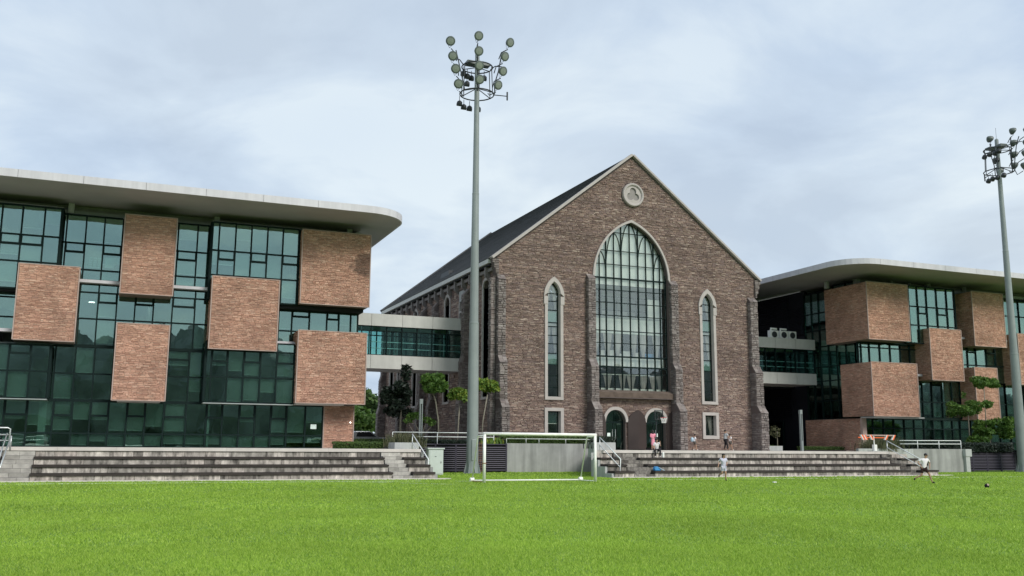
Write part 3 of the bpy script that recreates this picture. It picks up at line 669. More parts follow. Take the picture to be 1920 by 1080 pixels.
# ------------------------------------------------------------------ covered bridges
def bridge(x0, x1, label, dark=False):
    yb = 65.5; t = thing('covered_bridge', ((x0 + x1) / 2, yb, 6.98), label, 'bridge')
    MB().box(x0, x1, yb + .1, yb + 3, 7.0, 7.12).box(x0, x1, yb + .1, yb + 3, 10.6, 10.8).build('deck', 'soffit', t)
    n = max(1, round((x1 - x0) / 2.05)); w_ = (x1 - x0) / n
    for i in range(n):
        for z0, z1 in ((6.98, 7.93), (10.0, 10.87)):
            unit('cladding_panel', 'clad', t, (x0 + i * w_ + .012, yb, z0), (x0 + (i + 1) * w_ - .012, yb + .08, z1))
            unit('cladding_panel', 'clad', t, (x0 + i * w_ + .012, yb + 3, z0), (x0 + (i + 1) * w_ - .012, yb + 3.08, z1))
    us = [x0 + .02 + (x1 - x0 - .04) * i / (n * 2) for i in range(n * 2 + 1)]
    glazing(t, yb + .1, us, [7.95, 9.65, 9.98], blind=0, gl='glassb', mw=.03)
    us = [x0 + .02 + (x1 - x0 - .04) * i / (n * 4) for i in range(n * 4 + 1)]
    glazing(t, yb + 2.9, us, [7.95, 9.65, 9.98], blind=0, gl='glassb', mw=.03)
    h = MB()
    for z in (8.45, 8.9): h.tube([(x0, yb + .35, z), (x1, yb + .35, z)], .025, 6)
    h.build('handrail', 'railwhite', t)
    lp = MB()
    for x in (x0 + 2.6, x0 + 6.2):
        if x < x1 - .3: lp.box(x, x + .1, yb + 1.0, yb + 1.1, 10.52, 10.56)
    lp.build('ceiling_lamp', 'lit', t)
    return t
bridge(14.12, 23.2, 'pale clad covered footbridge from the left block to the side of the gabled hall')
bridge(45.1, 55.5, 'pale clad covered footbridge right of the gabled hall, carrying three air-conditioning units')
for i, x in enumerate((51.15, 52.15, 53.05)):
    t = thing('air_conditioning_unit', (x + .4, 66, 10.87), ['leftmost', 'middle', 'rightmost'][i] + ' of the three white air-conditioning units on the right bridge', 'air conditioner', 'air-conditioning units on the bridge')
    MB().box(x, x + .82, 65.9, 66.3, 10.88, 11.55).build('casing', 'white', t, bevel=.02)
    MB().lathe([(.27, 0), (.27, .03), (.05, .05)], (x + .41, 65.9, 11.2), (0, -1, 0), 14).build('fan_grille', 'darkmetal', t)
    if i < 2: MB().tube([(x + .2, 66.1, 11.5), (x + .2, 66.1, 11.72), (x + .8, 66.1, 11.70)], .09, 8).build('duct', 'white', t)

# ------------------------------------------------------------------ the gabled stone hall
CH = thing('gabled_hall', (34.2, 60, TZ), 'tall brown stone gabled hall with a pointed arch window and slate roof', 'church')
CX0, CX1, CV, RID, EAV = 23.5, 44.88, 59.5, 23.0, 14.35
CXM = 34.2
def gtop(a): return EAV + (RID - .1 - EAV) * max(0, 1 - abs(a - CXM) / (45.2 - CXM) * 1.0) - .05
class Top:
    cuts = [CXM]
    def __call__(s, a): return gtop(a)
WIN = gothic(34.05, 3.03, 13.66, 17.86)
sl_o = lambda c, hw: gothic(c, hw, 12.2, 13.0)
ops = [(31.02, 37.08, const(5.5), WIN)]
slits = [(27.80, .49, 4.98), (40.45, .49, 4.95)]
for c, hw, zb in slits: ops.append((c - hw, c + hw, const(zb), gothic(c, hw, 12.15, 13.02)))
lows = [(27.80, .49, 2.45, 4.02), (40.46, .47, 2.47, 3.95)]
for c, hw, zb, zt in lows: ops.append((c - hw, c + hw, const(zb), const(zt)))
DL = roundarch(32.56, .80, 3.35, 4.2); DR = roundarch(35.83, .80, 3.35, 4.17)
ops.append((31.76, 33.36, const(TZ), DL)); ops.append((35.03, 36.63, const(TZ), DR))
mb = MB(); wall_core(mb, CX0, CX1, TZ, Top(), CV, .38, ops)
FRONT = mb.build('front_wall', 'stonecore', CH)
def solid_front(a, z):
    if z > gtop(a) - .06 or (a - 34.2) ** 2 + (z - 19.95) ** 2 < .80: return False
    for (o0, o1, lo, hi) in ops:
        if o0 - .03 <= a <= o1 + .03:
            aa = min(max(a, o0 + .001), o1 - .001)
            if lo(aa) - .02 <= z <= hi(aa) + .04: return False
    return True
st = MB(); singles = []
masonry(st, CX0 + .02, CX1 - .02, TZ, RID, CV, 'y', -1, solid_front, (.05, .10), (.08, .44), (.008, .055), gap=.005, singles=singles, minlen=.405)
o = st.build('stone_facing', 'stone', FRONT); o['kind'] = 'stuff'
for lo, hi, o0, o1 in singles: unit('stone', 'stone_single', FRONT, (lo[0], min(o0, o1), lo[1]), (hi[0], max(o0, o1), hi[1]), (0, random.uniform(-.006, .006), 0))
# copings and roof
def slope_prism(mb, xa, za, xb, zb, th, y0, y1):
    d = Vector((xb - xa, 0, zb - za)).normalized(); n_ = Vector((-d.z, 0, d.x))
    if n_.z < 0: n_ = -n_
    mb.prism([(xa, za), (xb, zb), (xb + n_.x * th, zb + n_.z * th), (xa + n_.x * th, za + n_.z * th)], y0, y1, 'y')
c_ = MB(); slope_prism(c_, 23.15, EAV - .08, CXM, RID - .07, .17, 59.22, 59.75); c_.build('gable_coping', 'pale', CH)
c_ = MB(); slope_prism(c_, 45.28, EAV - .08, CXM, RID - .07, .13, 59.22, 59.75); c_.build('gable_coping', 'pale', CH)
YB = 88.3
for xa in (23.05, 45.35):
    c_ = MB(); slope_prism(c_, xa, EAV - .1, CXM, RID - .1, .14, 59.76, YB); rf = c_.build('roof_slope', 'slate', CH)
    # slate courses as thin laps
    lp = MB(); d = Vector((CXM - xa, 0, RID - EAV)); k = 40
    for i in range(k):
        p0 = Vector((xa, 0, EAV - .1)) + d * (i / k); p1 = Vector((xa, 0, EAV - .1)) + d * ((i + .94) / k)
        s = 1 if xa < CXM else -1; nx = -d.z / d.length * s; nz = d.x / d.length * s
        if nz < 0: nx, nz = -nx, -nz
        lp.prism([(p0.x + nx * .142, p0.z + nz * .142), (p1.x + nx * .142, p1.z + nz * .142), (p0.x + nx * .175, p0.z + nz * .175)], 59.8, YB - .02, 'y')
    q = lp.build('slate_course', 'slate', rf); q['kind'] = 'stuff'
c_ = MB(); slope_prism(c_, 23.05, EAV - .1, CXM, RID - .1, .26, YB - .5, YB + .1); slope_prism(c_, 45.35, EAV - .1, CXM, RID - .1, .26, YB - .5, YB + .1); c_.build('rear_verge', 'slate', CH)
MB().box(24.0, 25.2, 71.2, 73.2, 15.05, 15.55).build('roof_vent', 'darkmetal', CH)
# kneelers at the gable feet
for x0, x1 in ((23.12, 23.62), (44.78, 45.3)):
    kb = MB()
    for i in range(4):
        s = (.12 * i) if x0 < 30 else 0; e = 0 if x0 < 30 else .12 * i
        masonry(kb, x0 + s, x1 - e, EAV - .35 * (i + 1), EAV - .35 * i, 59.36, 'y', -1, None, (.1, .17), (.2, .5), (.02, .06))
    kc = MB().prism([(x0 + (.42 if x0 < 30 else 0), EAV - 1.4), (x1 - (0 if x0 < 30 else .42), EAV - 1.4), (x1, EAV - .05), (x0, EAV - .05)], 59.36, 60.0, 'y').build('kneeler', 'stonecore', CH)
    kb.build('kneeler_stones', 'quoin', kc)['kind'] = 'stuff'
# trefoil medallion
cx, cz = 34.2, 19.95
def tref(t):
    best = .22
    for k in range(3):
        a = math.pi / 2 + k * 2 * math.pi / 3; c0, r0 = .27, .27; d = t - a
        disc = r0 * r0 - (c0 * math.sin(d)) ** 2
        if disc > 0 and math.cos(d) > 0: best = max(best, c0 * math.cos(d) + math.sqrt(disc))
    return best
n_ = 96; mp_ = MB(); yf = 59.36
for i in range(n_):
    t0, t1 = 2 * math.pi * i / n_, 2 * math.pi * (i + 1) / n_
    def pp(r, t, y): return (cx + r * math.cos(t), y, cz + r * math.sin(t))
    a, b = tref(t0), tref(t1)
    mp_.quad(pp(a, t0, yf), pp(b, t1, yf), pp(.72, t1, yf), pp(.72, t0, yf)); mp_.quad(pp(a, t0, yf), pp(b, t1, yf), pp(b, t1, yf + .12), pp(a, t0, yf + .12))
MED = mp_.build('medallion', 'pale', CH)
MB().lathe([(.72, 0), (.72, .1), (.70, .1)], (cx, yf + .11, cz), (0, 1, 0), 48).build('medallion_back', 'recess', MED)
rg = MB(); pr_ = [(.70, 0), (.70, -.07), (.75, -.11), (.84, -.11), (.88, -.05), (.88, .1)]
for (r0, h0), (r1, h1) in zip(pr_, pr_[1:]):
    for i in range(64):
        t0, t1 = 2 * math.pi * i / 64, 2 * math.pi * (i + 1) / 64
        rg.quad((cx + r0 * math.cos(t0), yf + h0, cz + r0 * math.sin(t0)), (cx + r0 * math.cos(t1), yf + h0, cz + r0 * math.sin(t1)), (cx + r1 * math.cos(t1), yf + h1, cz + r1 * math.sin(t1)), (cx + r1 * math.cos(t0), yf + h1, cz + r1 * math.sin(t0)))
rg.build('medallion_rim', 'pale', MED)

# buttresses
def buttress(x0, x1, top, name='buttress', widen=True):
    prof = [(59.55, TZ), (58.3, TZ), (58.3, 4.15), (58.75, 4.7), (58.75, 7.15), (59.12, 7.65), (59.12, top - .35), (59.48, top), (59.55, top)]
    core = MB(); core.prism([(y + .03, z) for y, z in prof], x0 + .02, x1 - .02, 'x'); o = core.build(name, 'stonecore', CH)
    b = MB()
    for z0, z1, y in ((TZ, 4.15, 58.3), (4.7, 7.15, 58.75), (7.65, top - .35, 59.12)):
        masonry(b, x0, x1, z0, z1, y + .02, 'y', -1, None, (.09, .18), (.16, .42), (.02, .07))
        masonry(b, y + .02, 59.45, z0, z1, x0 + .02, 'x', -1, None, (.09, .18), (.16, .42), (.01, .05))
    for (ya, za), (yb_, zb) in (((58.3, 4.15), (58.75, 4.7)), ((58.75, 7.15), (59.12, 7.65)), ((59.12, top - .35), (59.48, top))):
        i = 0; k = 4
        for j in range(k):
            s, t = j / k, (j + 1) / k; x = x0
            while x < x1 - .02:
                q = min(x + random.uniform(.2, .4), x1)
                y0, z0, y1, z1 = ya + (yb_ - ya) * s, za + (zb - za) * s, ya + (yb_ - ya) * t, za + (zb - za) * t; pz = random.uniform(.01, .05)
                b.prism([(y0 - pz, z0 + pz * .3), (y1 - pz, z1 + pz * .3), (y1 + .05, z1), (y0 + .05, z0)], x + .006, q - .006, 'x'); x = q
    b.build('buttress_stones', 'quoin', o)['kind'] = 'stuff'
buttress(23.48, 24.06, 13.2); buttress(30.33, 30.93, 13.75); buttress(37.12, 37.74, 13.75); buttress(44.1, 44.78, 12.95)
# side wall, buttresses and windows
SXW = 23.5
sw = [(60.62, 61.88, 4.95, 12.6, 13.05), (69.15, 70.3, 4.95, 12.5, 13.1), (77.65, 78.75, 4.95, 12.5, 13.1), (82.4, 83.5, 4.95, 12.5, 13.1), (84.9, 86.1, 4.95, 12.5, 13.1)]
sops = [(a, b_, const(z0), gothic((a + b_) / 2, (b_ - a) / 2, zs, za)) for a, b_, z0, zs, za in sw] + [(65.5, 66.9, const(10.95), const(13.05))]
mb = MB(); wall_core(mb, CV, 88.2, TZ, const(14.2), SXW, .35, sops, axis='x', step=.2)
SIDE = mb.build('side_wall', 'stonecore', CH)
def solid_side(a, z):
    for (o0, o1, lo, hi) in sops:
        if o0 - .03 <= a <= o1 + .03:
            aa = min(max(a, o0 + .001), o1 - .001)
            if lo(aa) - .02 <= z <= hi(aa) + .04: return False
    return True
st = MB(); masonry(st, CV + .03, 88.2, TZ, 14.0, SXW, 'x', -1, solid_side, (.11, .2), (.25, .8), (.015, .065), gap=.008)
st.build('stone_facing', 'stone', SIDE)['kind'] = 'stuff'
for (a, b_, z0, zs, za), op in zip(sw, sops):
    c = (a + b_) / 2; hw = (b_ - a) / 2; fr = MB()
    fo = gothic(c, hw + .16, zs, za + .25)
    arch_band(fr, fo, gothic(c, hw, zs, za), c, hw + .16, hw - .001, SXW - .1, SXW + .3, axis='x')
    fr.box(SXW - .1, SXW + .3, a - .16, a, z0, zs); fr.box(SXW - .1, SXW + .3, b_, b_ + .16, z0, zs); fr.box(SXW - .12, SXW + .3, a - .16, b_ + .16, z0 - .16, z0)
    fr.build('side_window_frame', 'pale', SIDE)
    gp = [(c + hw * math.cos(t), zs + 0) for t in ()]
    poly = [(a, z0), (b_, z0)] + [(b_ - (b_ - a) * i / 16, gothic(c, hw, zs, za)(min(max(b_ - (b_ - a) * i / 16, a + 1e-3), b_ - 1e-3))) for i in range(17)]
    MB().prism(poly, SXW + .28, SXW + .30, 'x').build('pane', 'glass', SIDE)
    br = MB(); z = z0 + .8
    while z < zs + .3: br.box(SXW + .22, SXW + .27, a, b_, z, z + .06); z += .85
    br.build('glazing_bar', 'mull', SIDE)
# vent above dark opening by the bridge
MB().box(SXW - .08, SXW + .1, 65.45, 66.95, 12.3, 13.1).build('vent_grille', 'conclight', SIDE)
fr = MB(); fr.box(SXW - .08, SXW + .1, 65.4, 65.6, 10.9, 12.3); fr.box(SXW - .08, SXW + .1, 66.85, 67.0, 10.9, 12.3); fr.box(SXW - .08, SXW + .1, 65.6, 66.85, 11.45, 11.6); fr.build('side_door_frame', 'pale', SIDE)
MB().box(SXW + .3, SXW + .4, 65.4, 67, 10.9, 13.1).build('dark_opening', 'black', SIDE)
for yb0 in (64.75, 71.9, 75.0, 80.6, 87.5):
    core = MB(); o = None; b = MB(); y1 = yb0 + .65
    pr = [(23.5, TZ), (22.72, TZ), (22.72, 4.6), (22.9, 5.2), (22.9, 7.6), (23.05, 8.1), (23.05, 12.6), (23.5, 13.1)]
    core.prism([(x + .02, z) for x, z in pr], yb0 + .02, y1 - .02, 'y'); o = core.build('side_buttress', 'stonecore', SIDE)
    for z0, z1, x in ((TZ, 4.6, 22.72), (5.2, 7.6, 22.9), (8.1, 12.6, 23.05)):
        masonry(b, x, 23.45, z0, z1, yb0 + .02, 'y', -1, None, (.1, .2), (.15, .4), (.01, .05)); masonry(b, yb0, y1, z0, z1, x + .02, 'x', -1, None, (.1, .2), (.15, .4), (.01, .05))
    for (xa, za), (xb, zb) in (((22.72, 4.6), (22.9, 5.2)), ((22.9, 7.6), (23.05, 8.1)), ((23.05, 12.6), (23.5, 13.1))):
        b.prism([(xa - .02, za), (xb - .02, zb), (xb + .1, zb - .1), (xa + .1, za - .1)], yb0, y1, 'y')
    b.build('buttress_stones', 'quoin', o)['kind'] = 'stuff'
core = MB(); core.box(23.12, 23.5, 59.52, 59.95, TZ, 13.0); oc = core.build('corner_buttress', 'stonecore', SIDE)
b = MB(); masonry(b, 23.1, 23.46, TZ, 13.0, 59.52, 'y', -1, None, (.1, .2), (.15, .4), (.01, .05)); masonry(b, 59.52, 59.95, TZ, 13.0, 23.12, 'x', -1, None, (.1, .2), (.15, .4), (.01, .05)); b.build('buttress_stones', 'quoin', oc)['kind'] = 'stuff'
ev = MB(); ev.box(22.98, 23.4, 59.8, 88.2, 14.03, 14.32); ev.build('eaves_gutter', 'clad', SIDE)
ev = MB(); ev.box(23.12, 23.5, 59.8, 88.2, 13.9, 14.0); ev.build('eaves_shadow_strip', 'black', SIDE)  # black strip standing for the shade under the gutter
ev = MB(); ev.box(23.25, 23.5, 59.8, 88.2, 13.52, 13.74); ev.build('string_course', 'corbelm', SIDE)
y = 60.6
while y < 88:
    c = MB(); c.box(23.1, 23.5, y, y + .22, 13.2, 13.88); c.prism([(23.18, 13.2), (23.5, 13.2), (23.5, 12.85)], y + .02, y + .2, 'y'); c.build('corbel', 'corbelm', SIDE); y += 1.62
MB().box(23.6, 45, 88.0, 88.3, TZ, 14.2).build('rear_wall', 'stonecore', CH)
MB().box(44.86, 45.0, 59.9, 88.0, TZ, 14.2).build('side_wall_right', 'stonecore', CH)
MB().prism([(23.5, 14.1), (45.0, 14.1), (CXM, 22.7)], 87.9, 88.2, 'y').build('rear_gable', 'stonecore', CH)

# window frames and glass of the front
def slit(c, hw, zb, zs, za, hood=True):
    o = thing_frame = MB(); ho, hi_ = hw + .21, hw
    fo = gothic(c, hw + .36 if False else ho + .08, 11.95, 13.36); fi = gothic(c, hw, zs, za)
    arch_band(o, fo, fi, c, ho + .08, hw - .001, CV - .13, CV + .05)
    o.box(c - ho - .08, c - hw - .001, CV - .13, CV + .05, 11.4, 11.95) if False else None
    # hood legs follow to the shoulders
    for s in (-1, 1):
        a, b_ = sorted((c + s * (ho + .08), c + s * hw)); o.box(a, b_, CV - .13, CV + .05, 11.4, 11.96 if s < 0 else 11.96)
        a, b_ = sorted((c + s * ho, c + s * hw)); o.box(a, b_, CV - .10, CV + .05, zb, 11.4)
    o.box(c - ho, c + ho, CV - .11, CV + .05, zb - .2, zb)
    F = o.build('window_frame', 'pale', CH)
    # inner splayed reveal
    rv = MB(); 
    for s in (-1, 1):
        rv.quad((c + s * hw, CV - .1, zb), (c + s * (hw - .06), CV + .34, zb), (c + s * (hw - .06), CV + .34, zs), (c + s * hw, CV - .1, zs))
    rv.quad((c - hw, CV - .1, zb), (c + hw, CV - .1, zb), (c + hw, CV + .34, zb + .06), (c - hw, CV + .34, zb + .06))
    arch_band(rv, gothic(c, hw, zs, za), gothic(c, hw - .05, zs, za - .06), c, hw, hw - .05, CV - .06, CV + .34)
    rv.build('window_reveal', 'pale', F)
    br = MB(); y0, y1 = CV + .2, CV + .27
    levels = [zb + .03, 5.65, 6.45, 7.22, 8.0, 8.67, 9.26, 9.88, 10.16, 11.02, 11.66, 12.2]
    for z in levels: br.box(c - hw + .05, c + hw - .05, y0, y1, z - .03, z + .03)
    br.box(c - hw + .05, c - hw + .1, y0, y1, zb, zs); br.box(c + hw - .1, c + hw - .05, y0, y1, zb, zs)
    arch_band(br, gothic(c, hw - .05, zs, za - .06), gothic(c, hw - .1, zs, za - .13), c, hw - .05, hw - .1, y0, y1)
    br.build('glazing_bar', 'mull', F)
    for z0, z1 in zip(levels, levels[1:]): unit('pane', 'glassc', F, (c - hw + .08, CV + .235, z0 + .03), (c + hw - .08, CV + .245, z1 - .03))
    f2 = gothic(c, hw - .06, zs, za - .08)
    MB().prism([(c - hw + .06, 12.2), (c + hw - .06, 12.2)] + [(c + (hw - .07) * math.cos(math.pi * i / 16), f2(c + (hw - .07) * math.cos(math.pi * i / 16))) for i in range(17)], CV + .235, CV + .245, 'y').build('pane', 'glassc', F)
    sp = MB(); sp.box(c - hw + .06, c + hw - .06, CV + .30, CV + .33, 10.2, 11.0); sp.box(c - hw + .06, c + hw - .06, CV + .30, CV + .33, 7.25, 7.98); sp.build('spandrel_panel', 'spandrel', F)
    sp = MB(); sp.box(c - hw + .06, c + hw - .06, CV + .30, CV + .33, 9.92, 10.12); sp.build('pale_panel', 'conclight', F)
    cu_ = MB()
    curtain(cu_, c - hw + .08, c - .04, 9.85, 8.1, .12, CV + .42, side=-1); curtain(cu_, c + .04, c + hw - .08, 9.85, 8.1, .12, CV + .42, side=1)
    curtain(cu_, c - hw + .08, c - .02, 12.75, 11.1, .1, CV + .42, side=-1); curtain(cu_, c + .02, c + hw - .08, 12.75, 11.1, .1, CV + .42, side=1)
    cu_.build('curtain', 'curtain', F)
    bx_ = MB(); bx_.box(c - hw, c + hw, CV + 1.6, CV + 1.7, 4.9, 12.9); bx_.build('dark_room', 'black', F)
def curtain(mb, x0, x1, zt, zb, tie, y, side=0):
    """a gathered curtain: wide at the top, drawn in to the tie"""
    n = 12; lv = 8; i0 = len(mb.v); cx_ = (x0 + x1) / 2 if side == 0 else (x0 + tie / 2 if side < 0 else x1 - tie / 2)
    for j in range(lv + 1):
        t = j / lv; k = (1 - t) ** .75 if t < .85 else (.15) ** .75; k = k if t < .85 else k * .9
        for q in range(n + 1):
            s = q / n; xa = x0 + (x1 - x0) * s; xb = cx_ - tie / 2 + tie * s
            mb.v.append((xb + (xa - xb) * k, y + .035 * math.sin(q * 2.4), zt + (zb - zt) * t))
    for j in range(lv):
        for q in range(n): a = i0 + j * (n + 1) + q; mb.f.append((a, a + 1, a + n + 2, a + n + 1))
for (c, hw, zb) in slits: slit(c, hw, zb, 12.15, 13.02)
for k, (c, hw, zb, zt) in enumerate(lows):
    F = MB(); ho = hw + .23
    for a, b_ in ((c - ho, c - hw), (c + hw, c + ho)): F.box(a, b_, CV - .11, CV + .05, zb - .23, zt + .22)
    F.box(c - hw, c + hw, CV - .11, CV + .05, zb - .23, zb); F.box(c - hw, c + hw, CV - .11, CV + .05, zt, zt + .22); F = F.build('window_frame', 'pale', CH)
    rv = MB()
    for s in (-1, 1): rv.quad((c + s * hw, CV - .09, zb), (c + s * (hw - .07), CV + .3, zb + .05), (c + s * (hw - .07), CV + .3, zt - .05), (c + s * hw, CV - .09, zt))
    rv.quad((c - hw, CV - .09, zb), (c + hw, CV - .09, zb), (c + hw - .07, CV + .3, zb + .05), (c - hw + .07, CV + .3, zb + .05)); rv.build('window_reveal', 'pale', F)
    br = MB()
    for a, b_, z0, z1 in ((c - hw + .05, c - hw + .1, zb, zt), (c + hw - .1, c + hw - .05, zb, zt), (c - hw + .1, c + hw - .1, zb + .03, zb + .08), (c - hw + .1, c + hw - .1, zt - .08, zt - .03)): br.box(a, b_, CV + .2, CV + .27, z0, z1)
    br.build('glazing_bar', 'mull', F)
    unit('pane', 'glassc', F, (c - hw + .1, CV + .235, zb + .08), (c + hw - .1, CV + .245, zt - .08))
    if k == 0:
        unit('blind', 'spandreldark', F, (c - hw + .08, CV + .32, 3.2), (c + hw - .08, CV + .34, zt)); unit('blind_bar', 'blindbar', F, (c - hw + .12, CV + .30, 3.16), (c + hw - .12, CV + .325, 3.20))
    else:
        cc = MB(); curtain(cc, c - hw + .1, c - .01, zt - .05, zb + .05, .12, CV + .4, side=-1); curtain(cc, c + .01, c + hw - .1, zt - .05, zb + .05, .12, CV + .4, side=1); cc.build('curtain', 'leafpale' if False else 'curtain', F)
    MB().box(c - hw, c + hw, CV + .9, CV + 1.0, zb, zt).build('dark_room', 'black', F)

# the great window
BW = MB(); arch_band(BW, gothic(34.05, 3.20, 13.55, 18.05), WIN, 34.05, 3.20, 3.028, CV - .12, CV + .04, n=30)
BW = BW.build('great_window', 'pale', CH)
YG = CV + .30
ms = [31.06, 31.55, 32.09, 32.74, 33.35, 34.05, 34.74, 35.40, 36.05, 36.57, 37.04]
rowz = [5.55, 6.77, 7.26, 7.99, 8.95, 9.85, 10.95, 11.87, 12.8, 13.67, 14.68, 15.70, 17.07]
def wt(x): return WIN(min(max(x, 31.03), 37.07))
br = MB()
for k_, x in enumerate(ms): hw_ = .029 if k_ in (2, 4, 6, 8) else .020; br.box(x - hw_, x + hw_, YG - .09, YG + .06, 5.5, wt(x) - .02)
for z in rowz:
    h = .05 if z in (7.99, 13.67, 7.26) else .020
    x0, x1 = 31.03, 37.07
    if z > 13.66:
        while wt(x0) < z + .03: x0 += .02
        while wt(x1) < z + .03: x1 -= .02
    br.box(x0, x1, YG - .07, YG + .05, z - h, z + h)
def trac(xa, za, xb, zb):
    pts = []
    for i in range(9):
        t = i / 8; pts.append((xa + (xb - xa) * (1 - math.cos(t * math.pi / 2)) ** .9, YG - .05, za + (zb - za) * math.sin(t * math.pi / 2)))
    br.tube(pts, .035, 6)
for a, za, b_, zb in ((32.09, 14.0, 31.55, 15.62), (32.09, 14.4, 32.74, 17.0), (33.35, 14.9, 32.74, 17.0), (33.35, 15.3, 34.0, 17.75), (34.74, 15.3, 34.1, 17.75), (34.74, 14.9, 35.40, 17.0), (36.05, 14.4, 35.40, 17.0), (36.05, 14.0, 36.57, 15.62)): trac(a, za, b_, zb)
br.build('glazing_bar', 'mull', BW)
for a, b_ in zip(ms, ms[1:]):
    for z0, z1 in zip(rowz, rowz[1:] + [18.0]):
        t0, t1 = wt(a + .03), wt(b_ - .03); top_ = min(t0, t1)
        if z0 > max(t0, t1) - .05: continue
        if z1 <= top_: unit('pane', 'glassc', BW, (a + .03, YG - .01, z0 + .025), (b_ - .03, YG + .005, z1 - .025), (random.uniform(-.004, .004), 0, random.uniform(-.004, .004)))
        else:
            xs = [a + .03 + (b_ - a - .06) * i / 5 for i in range(6)]; poly = [(xs[0], z0 + .02), (xs[-1], z0 + .02)] + [(x, max(z0 + .03, min(z1, wt(x) - .02))) for x in reversed(xs)]
            MB().prism(poly, YG - .01, YG + .005, 'y').build('pane', 'glassc', BW)
sh = MB(); poly = [(31.1, 13.2), (37.0, 13.2)] + [(37.0 - 5.9 * i / 20, wt(37.0 - 5.9 * i / 20) - .05) for i in range(21)]
sh.prism(poly, YG + .14, YG + .18, 'y'); sh.build('ceiling_panel', 'sheet', BW)
sb = MB(); sb.box(31.05, 37.0, YG + .3, YG + .35, 7.3, 7.95); sb.box(31.05, 37.0, YG + .5, YG + .55, 9.95, 10.9); sb.box(31.05, 37.0, YG + .12, YG + .16, 5.55, 5.75); sb.box(35.9, 37.0, YG + .6, YG + .65, 10.9, 12.4); sb.build('pale_panel', 'sheet', BW)
sb = MB(); sb.box(31.05, 37.0, YG + .45, YG + .5, 9.72, 9.86); sb.box(31.9, 35.9, YG + .4, YG + .43, 6.72, 6.8); sb.build('curtain_rail', 'blindbar', BW)
sb = MB()
for x in (31.2, 31.7, 32.4, 32.6, 33.1, 33.9, 34.3, 34.9, 35.6, 35.8): sb.box(x, x + .09, YG + 1.8, YG + 1.9, 10.9, 13.1)
for z in (11.2, 11.6, 12.2, 12.6, 13.05): sb.box(31.1, 36.9, YG + 1.85, YG + 1.95, z, z + .07)
sb.build('inner_screen', 'mull', BW)
sb = MB(); sb.box(31.05, 37.0, YG + 2.6, YG + 2.7, 10.9, 13.6); sb.build('inner_wall', 'ceil', BW)
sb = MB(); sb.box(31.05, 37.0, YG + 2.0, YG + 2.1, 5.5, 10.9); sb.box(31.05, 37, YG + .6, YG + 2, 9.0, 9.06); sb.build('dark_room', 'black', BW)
fl = MB(); fl.box(31.05, 37.0, YG + .4, YG + 2.6, 10.85, 10.95); fl.box(31.05, 37.0, YG + .4, YG + 2.6, 7.5, 7.6); fl.build('inner_floor', 'floorm', BW)
cc = MB()
for x, wd_ in ((31.15, .75), (32.1, .8), (32.95, .75), (34.35, .6), (35.05, .75), (36.15, .8)): curtain(cc, x, x + wd_ * .95, 9.8, 7.95, .10, YG + .55)
for x, wd_ in ((32.1, .7), (33.35, .6), (34.0, .75), (35.0, .75), (35.9, .62), (36.5, .5)): curtain(cc, x, x + wd_, 6.75, 5.55, .10, YG + .55)
cc.build('curtain', 'curtain', BW)
bb = MB()
for x, wd_, h in ((32.0, .35, .5), (32.7, .5, .52), (33.5, .25, .3), (33.8, .7, .5), (34.7, .5, .42)): bb.box(x, x + wd_, YG + .7, YG + .8, 8.0, 8.0 + h)
bb.build('stacked_boxes', 'white', BW)
unit('blue_chair', 'blue', BW, (35.55, YG + .8, 8.0), (36.6, YG + .9, 8.4))
# ledge beneath and door wall
lg = MB(); lg.prism([(59.5, 5.04), (59.02, 5.04), (59.0, 5.4), (59.5, 5.6)], 31.0, 37.1, 'x'); lg.build('window_ledge', 'ledge', CH, bevel=.02)
MB().box(31.0, 37.1, 58.98, 59.4, 5.0, 5.05).build('ledge_drip', 'stonecore', CH)
for c, f, fo in ((32.56, DL, 0), (35.83, DR, 0)):
    tb = MB(); arch_band(tb, roundarch(c, 1.0, 3.35, f(c) + .22), f, c, 1.0, .80, CV - .12, CV + .1, n=20); A_ = tb.build('door_arch', 'pale', CH)
    db = MB(); db.box(c - .8, c - .75, CV + .3, CV + .36, TZ, 3.5); db.box(c + .75, c + .8, CV + .3, CV + .36, TZ, 3.5); db.box(c - .03, c + .03, CV + .29, CV + .36, TZ, 3.35); db.box(c - .78, c + .78, CV + .29, CV + .36, 3.3, 3.4); db.build('door_frame', 'mull', A_)
    for s in (-1, 1):
        x0, x1 = (c - .75, c - .03) if s < 0 else (c + .03, c + .75)
        D_ = MB().box(x0, x1, CV + .32, CV + .34, TZ, 3.3).build('glass_door', 'glass', A_)
        MB().tube([(c + s * .12, CV + .22, 1.95), (c + s * .12, CV + .22, 2.85)], .022, 8).box(c + s * .12 - .01, c + s * .12 + .01, CV + .22, CV + .33, 2.1, 2.13).box(c + s * .12 - .01, c + s * .12 + .01, CV + .22, CV + .33, 2.65, 2.68).build('door_handle', 'steel', D_)
    n_ = MB().prism([(c - .78, 3.4), (c + .78, 3.4)] + [(c + .78 * math.cos(math.pi * i / 16), f(c + .78 * math.cos(math.pi * i / 16))) for i in range(17)], CV + .32, CV + .34, 'y').build('fanlight', 'glass', A_)
    unit('notice', 'sign', A_, (c - .48 if c < 34 else c + .1, CV + .30, 2.35), (c - .24 if c < 34 else c + .34, CV + .315, 2.6))
    MB().box(c - .85, c + .85, CV + 1.5, CV + 1.6, TZ, 4.4).build('dark_hall', 'black', A_)
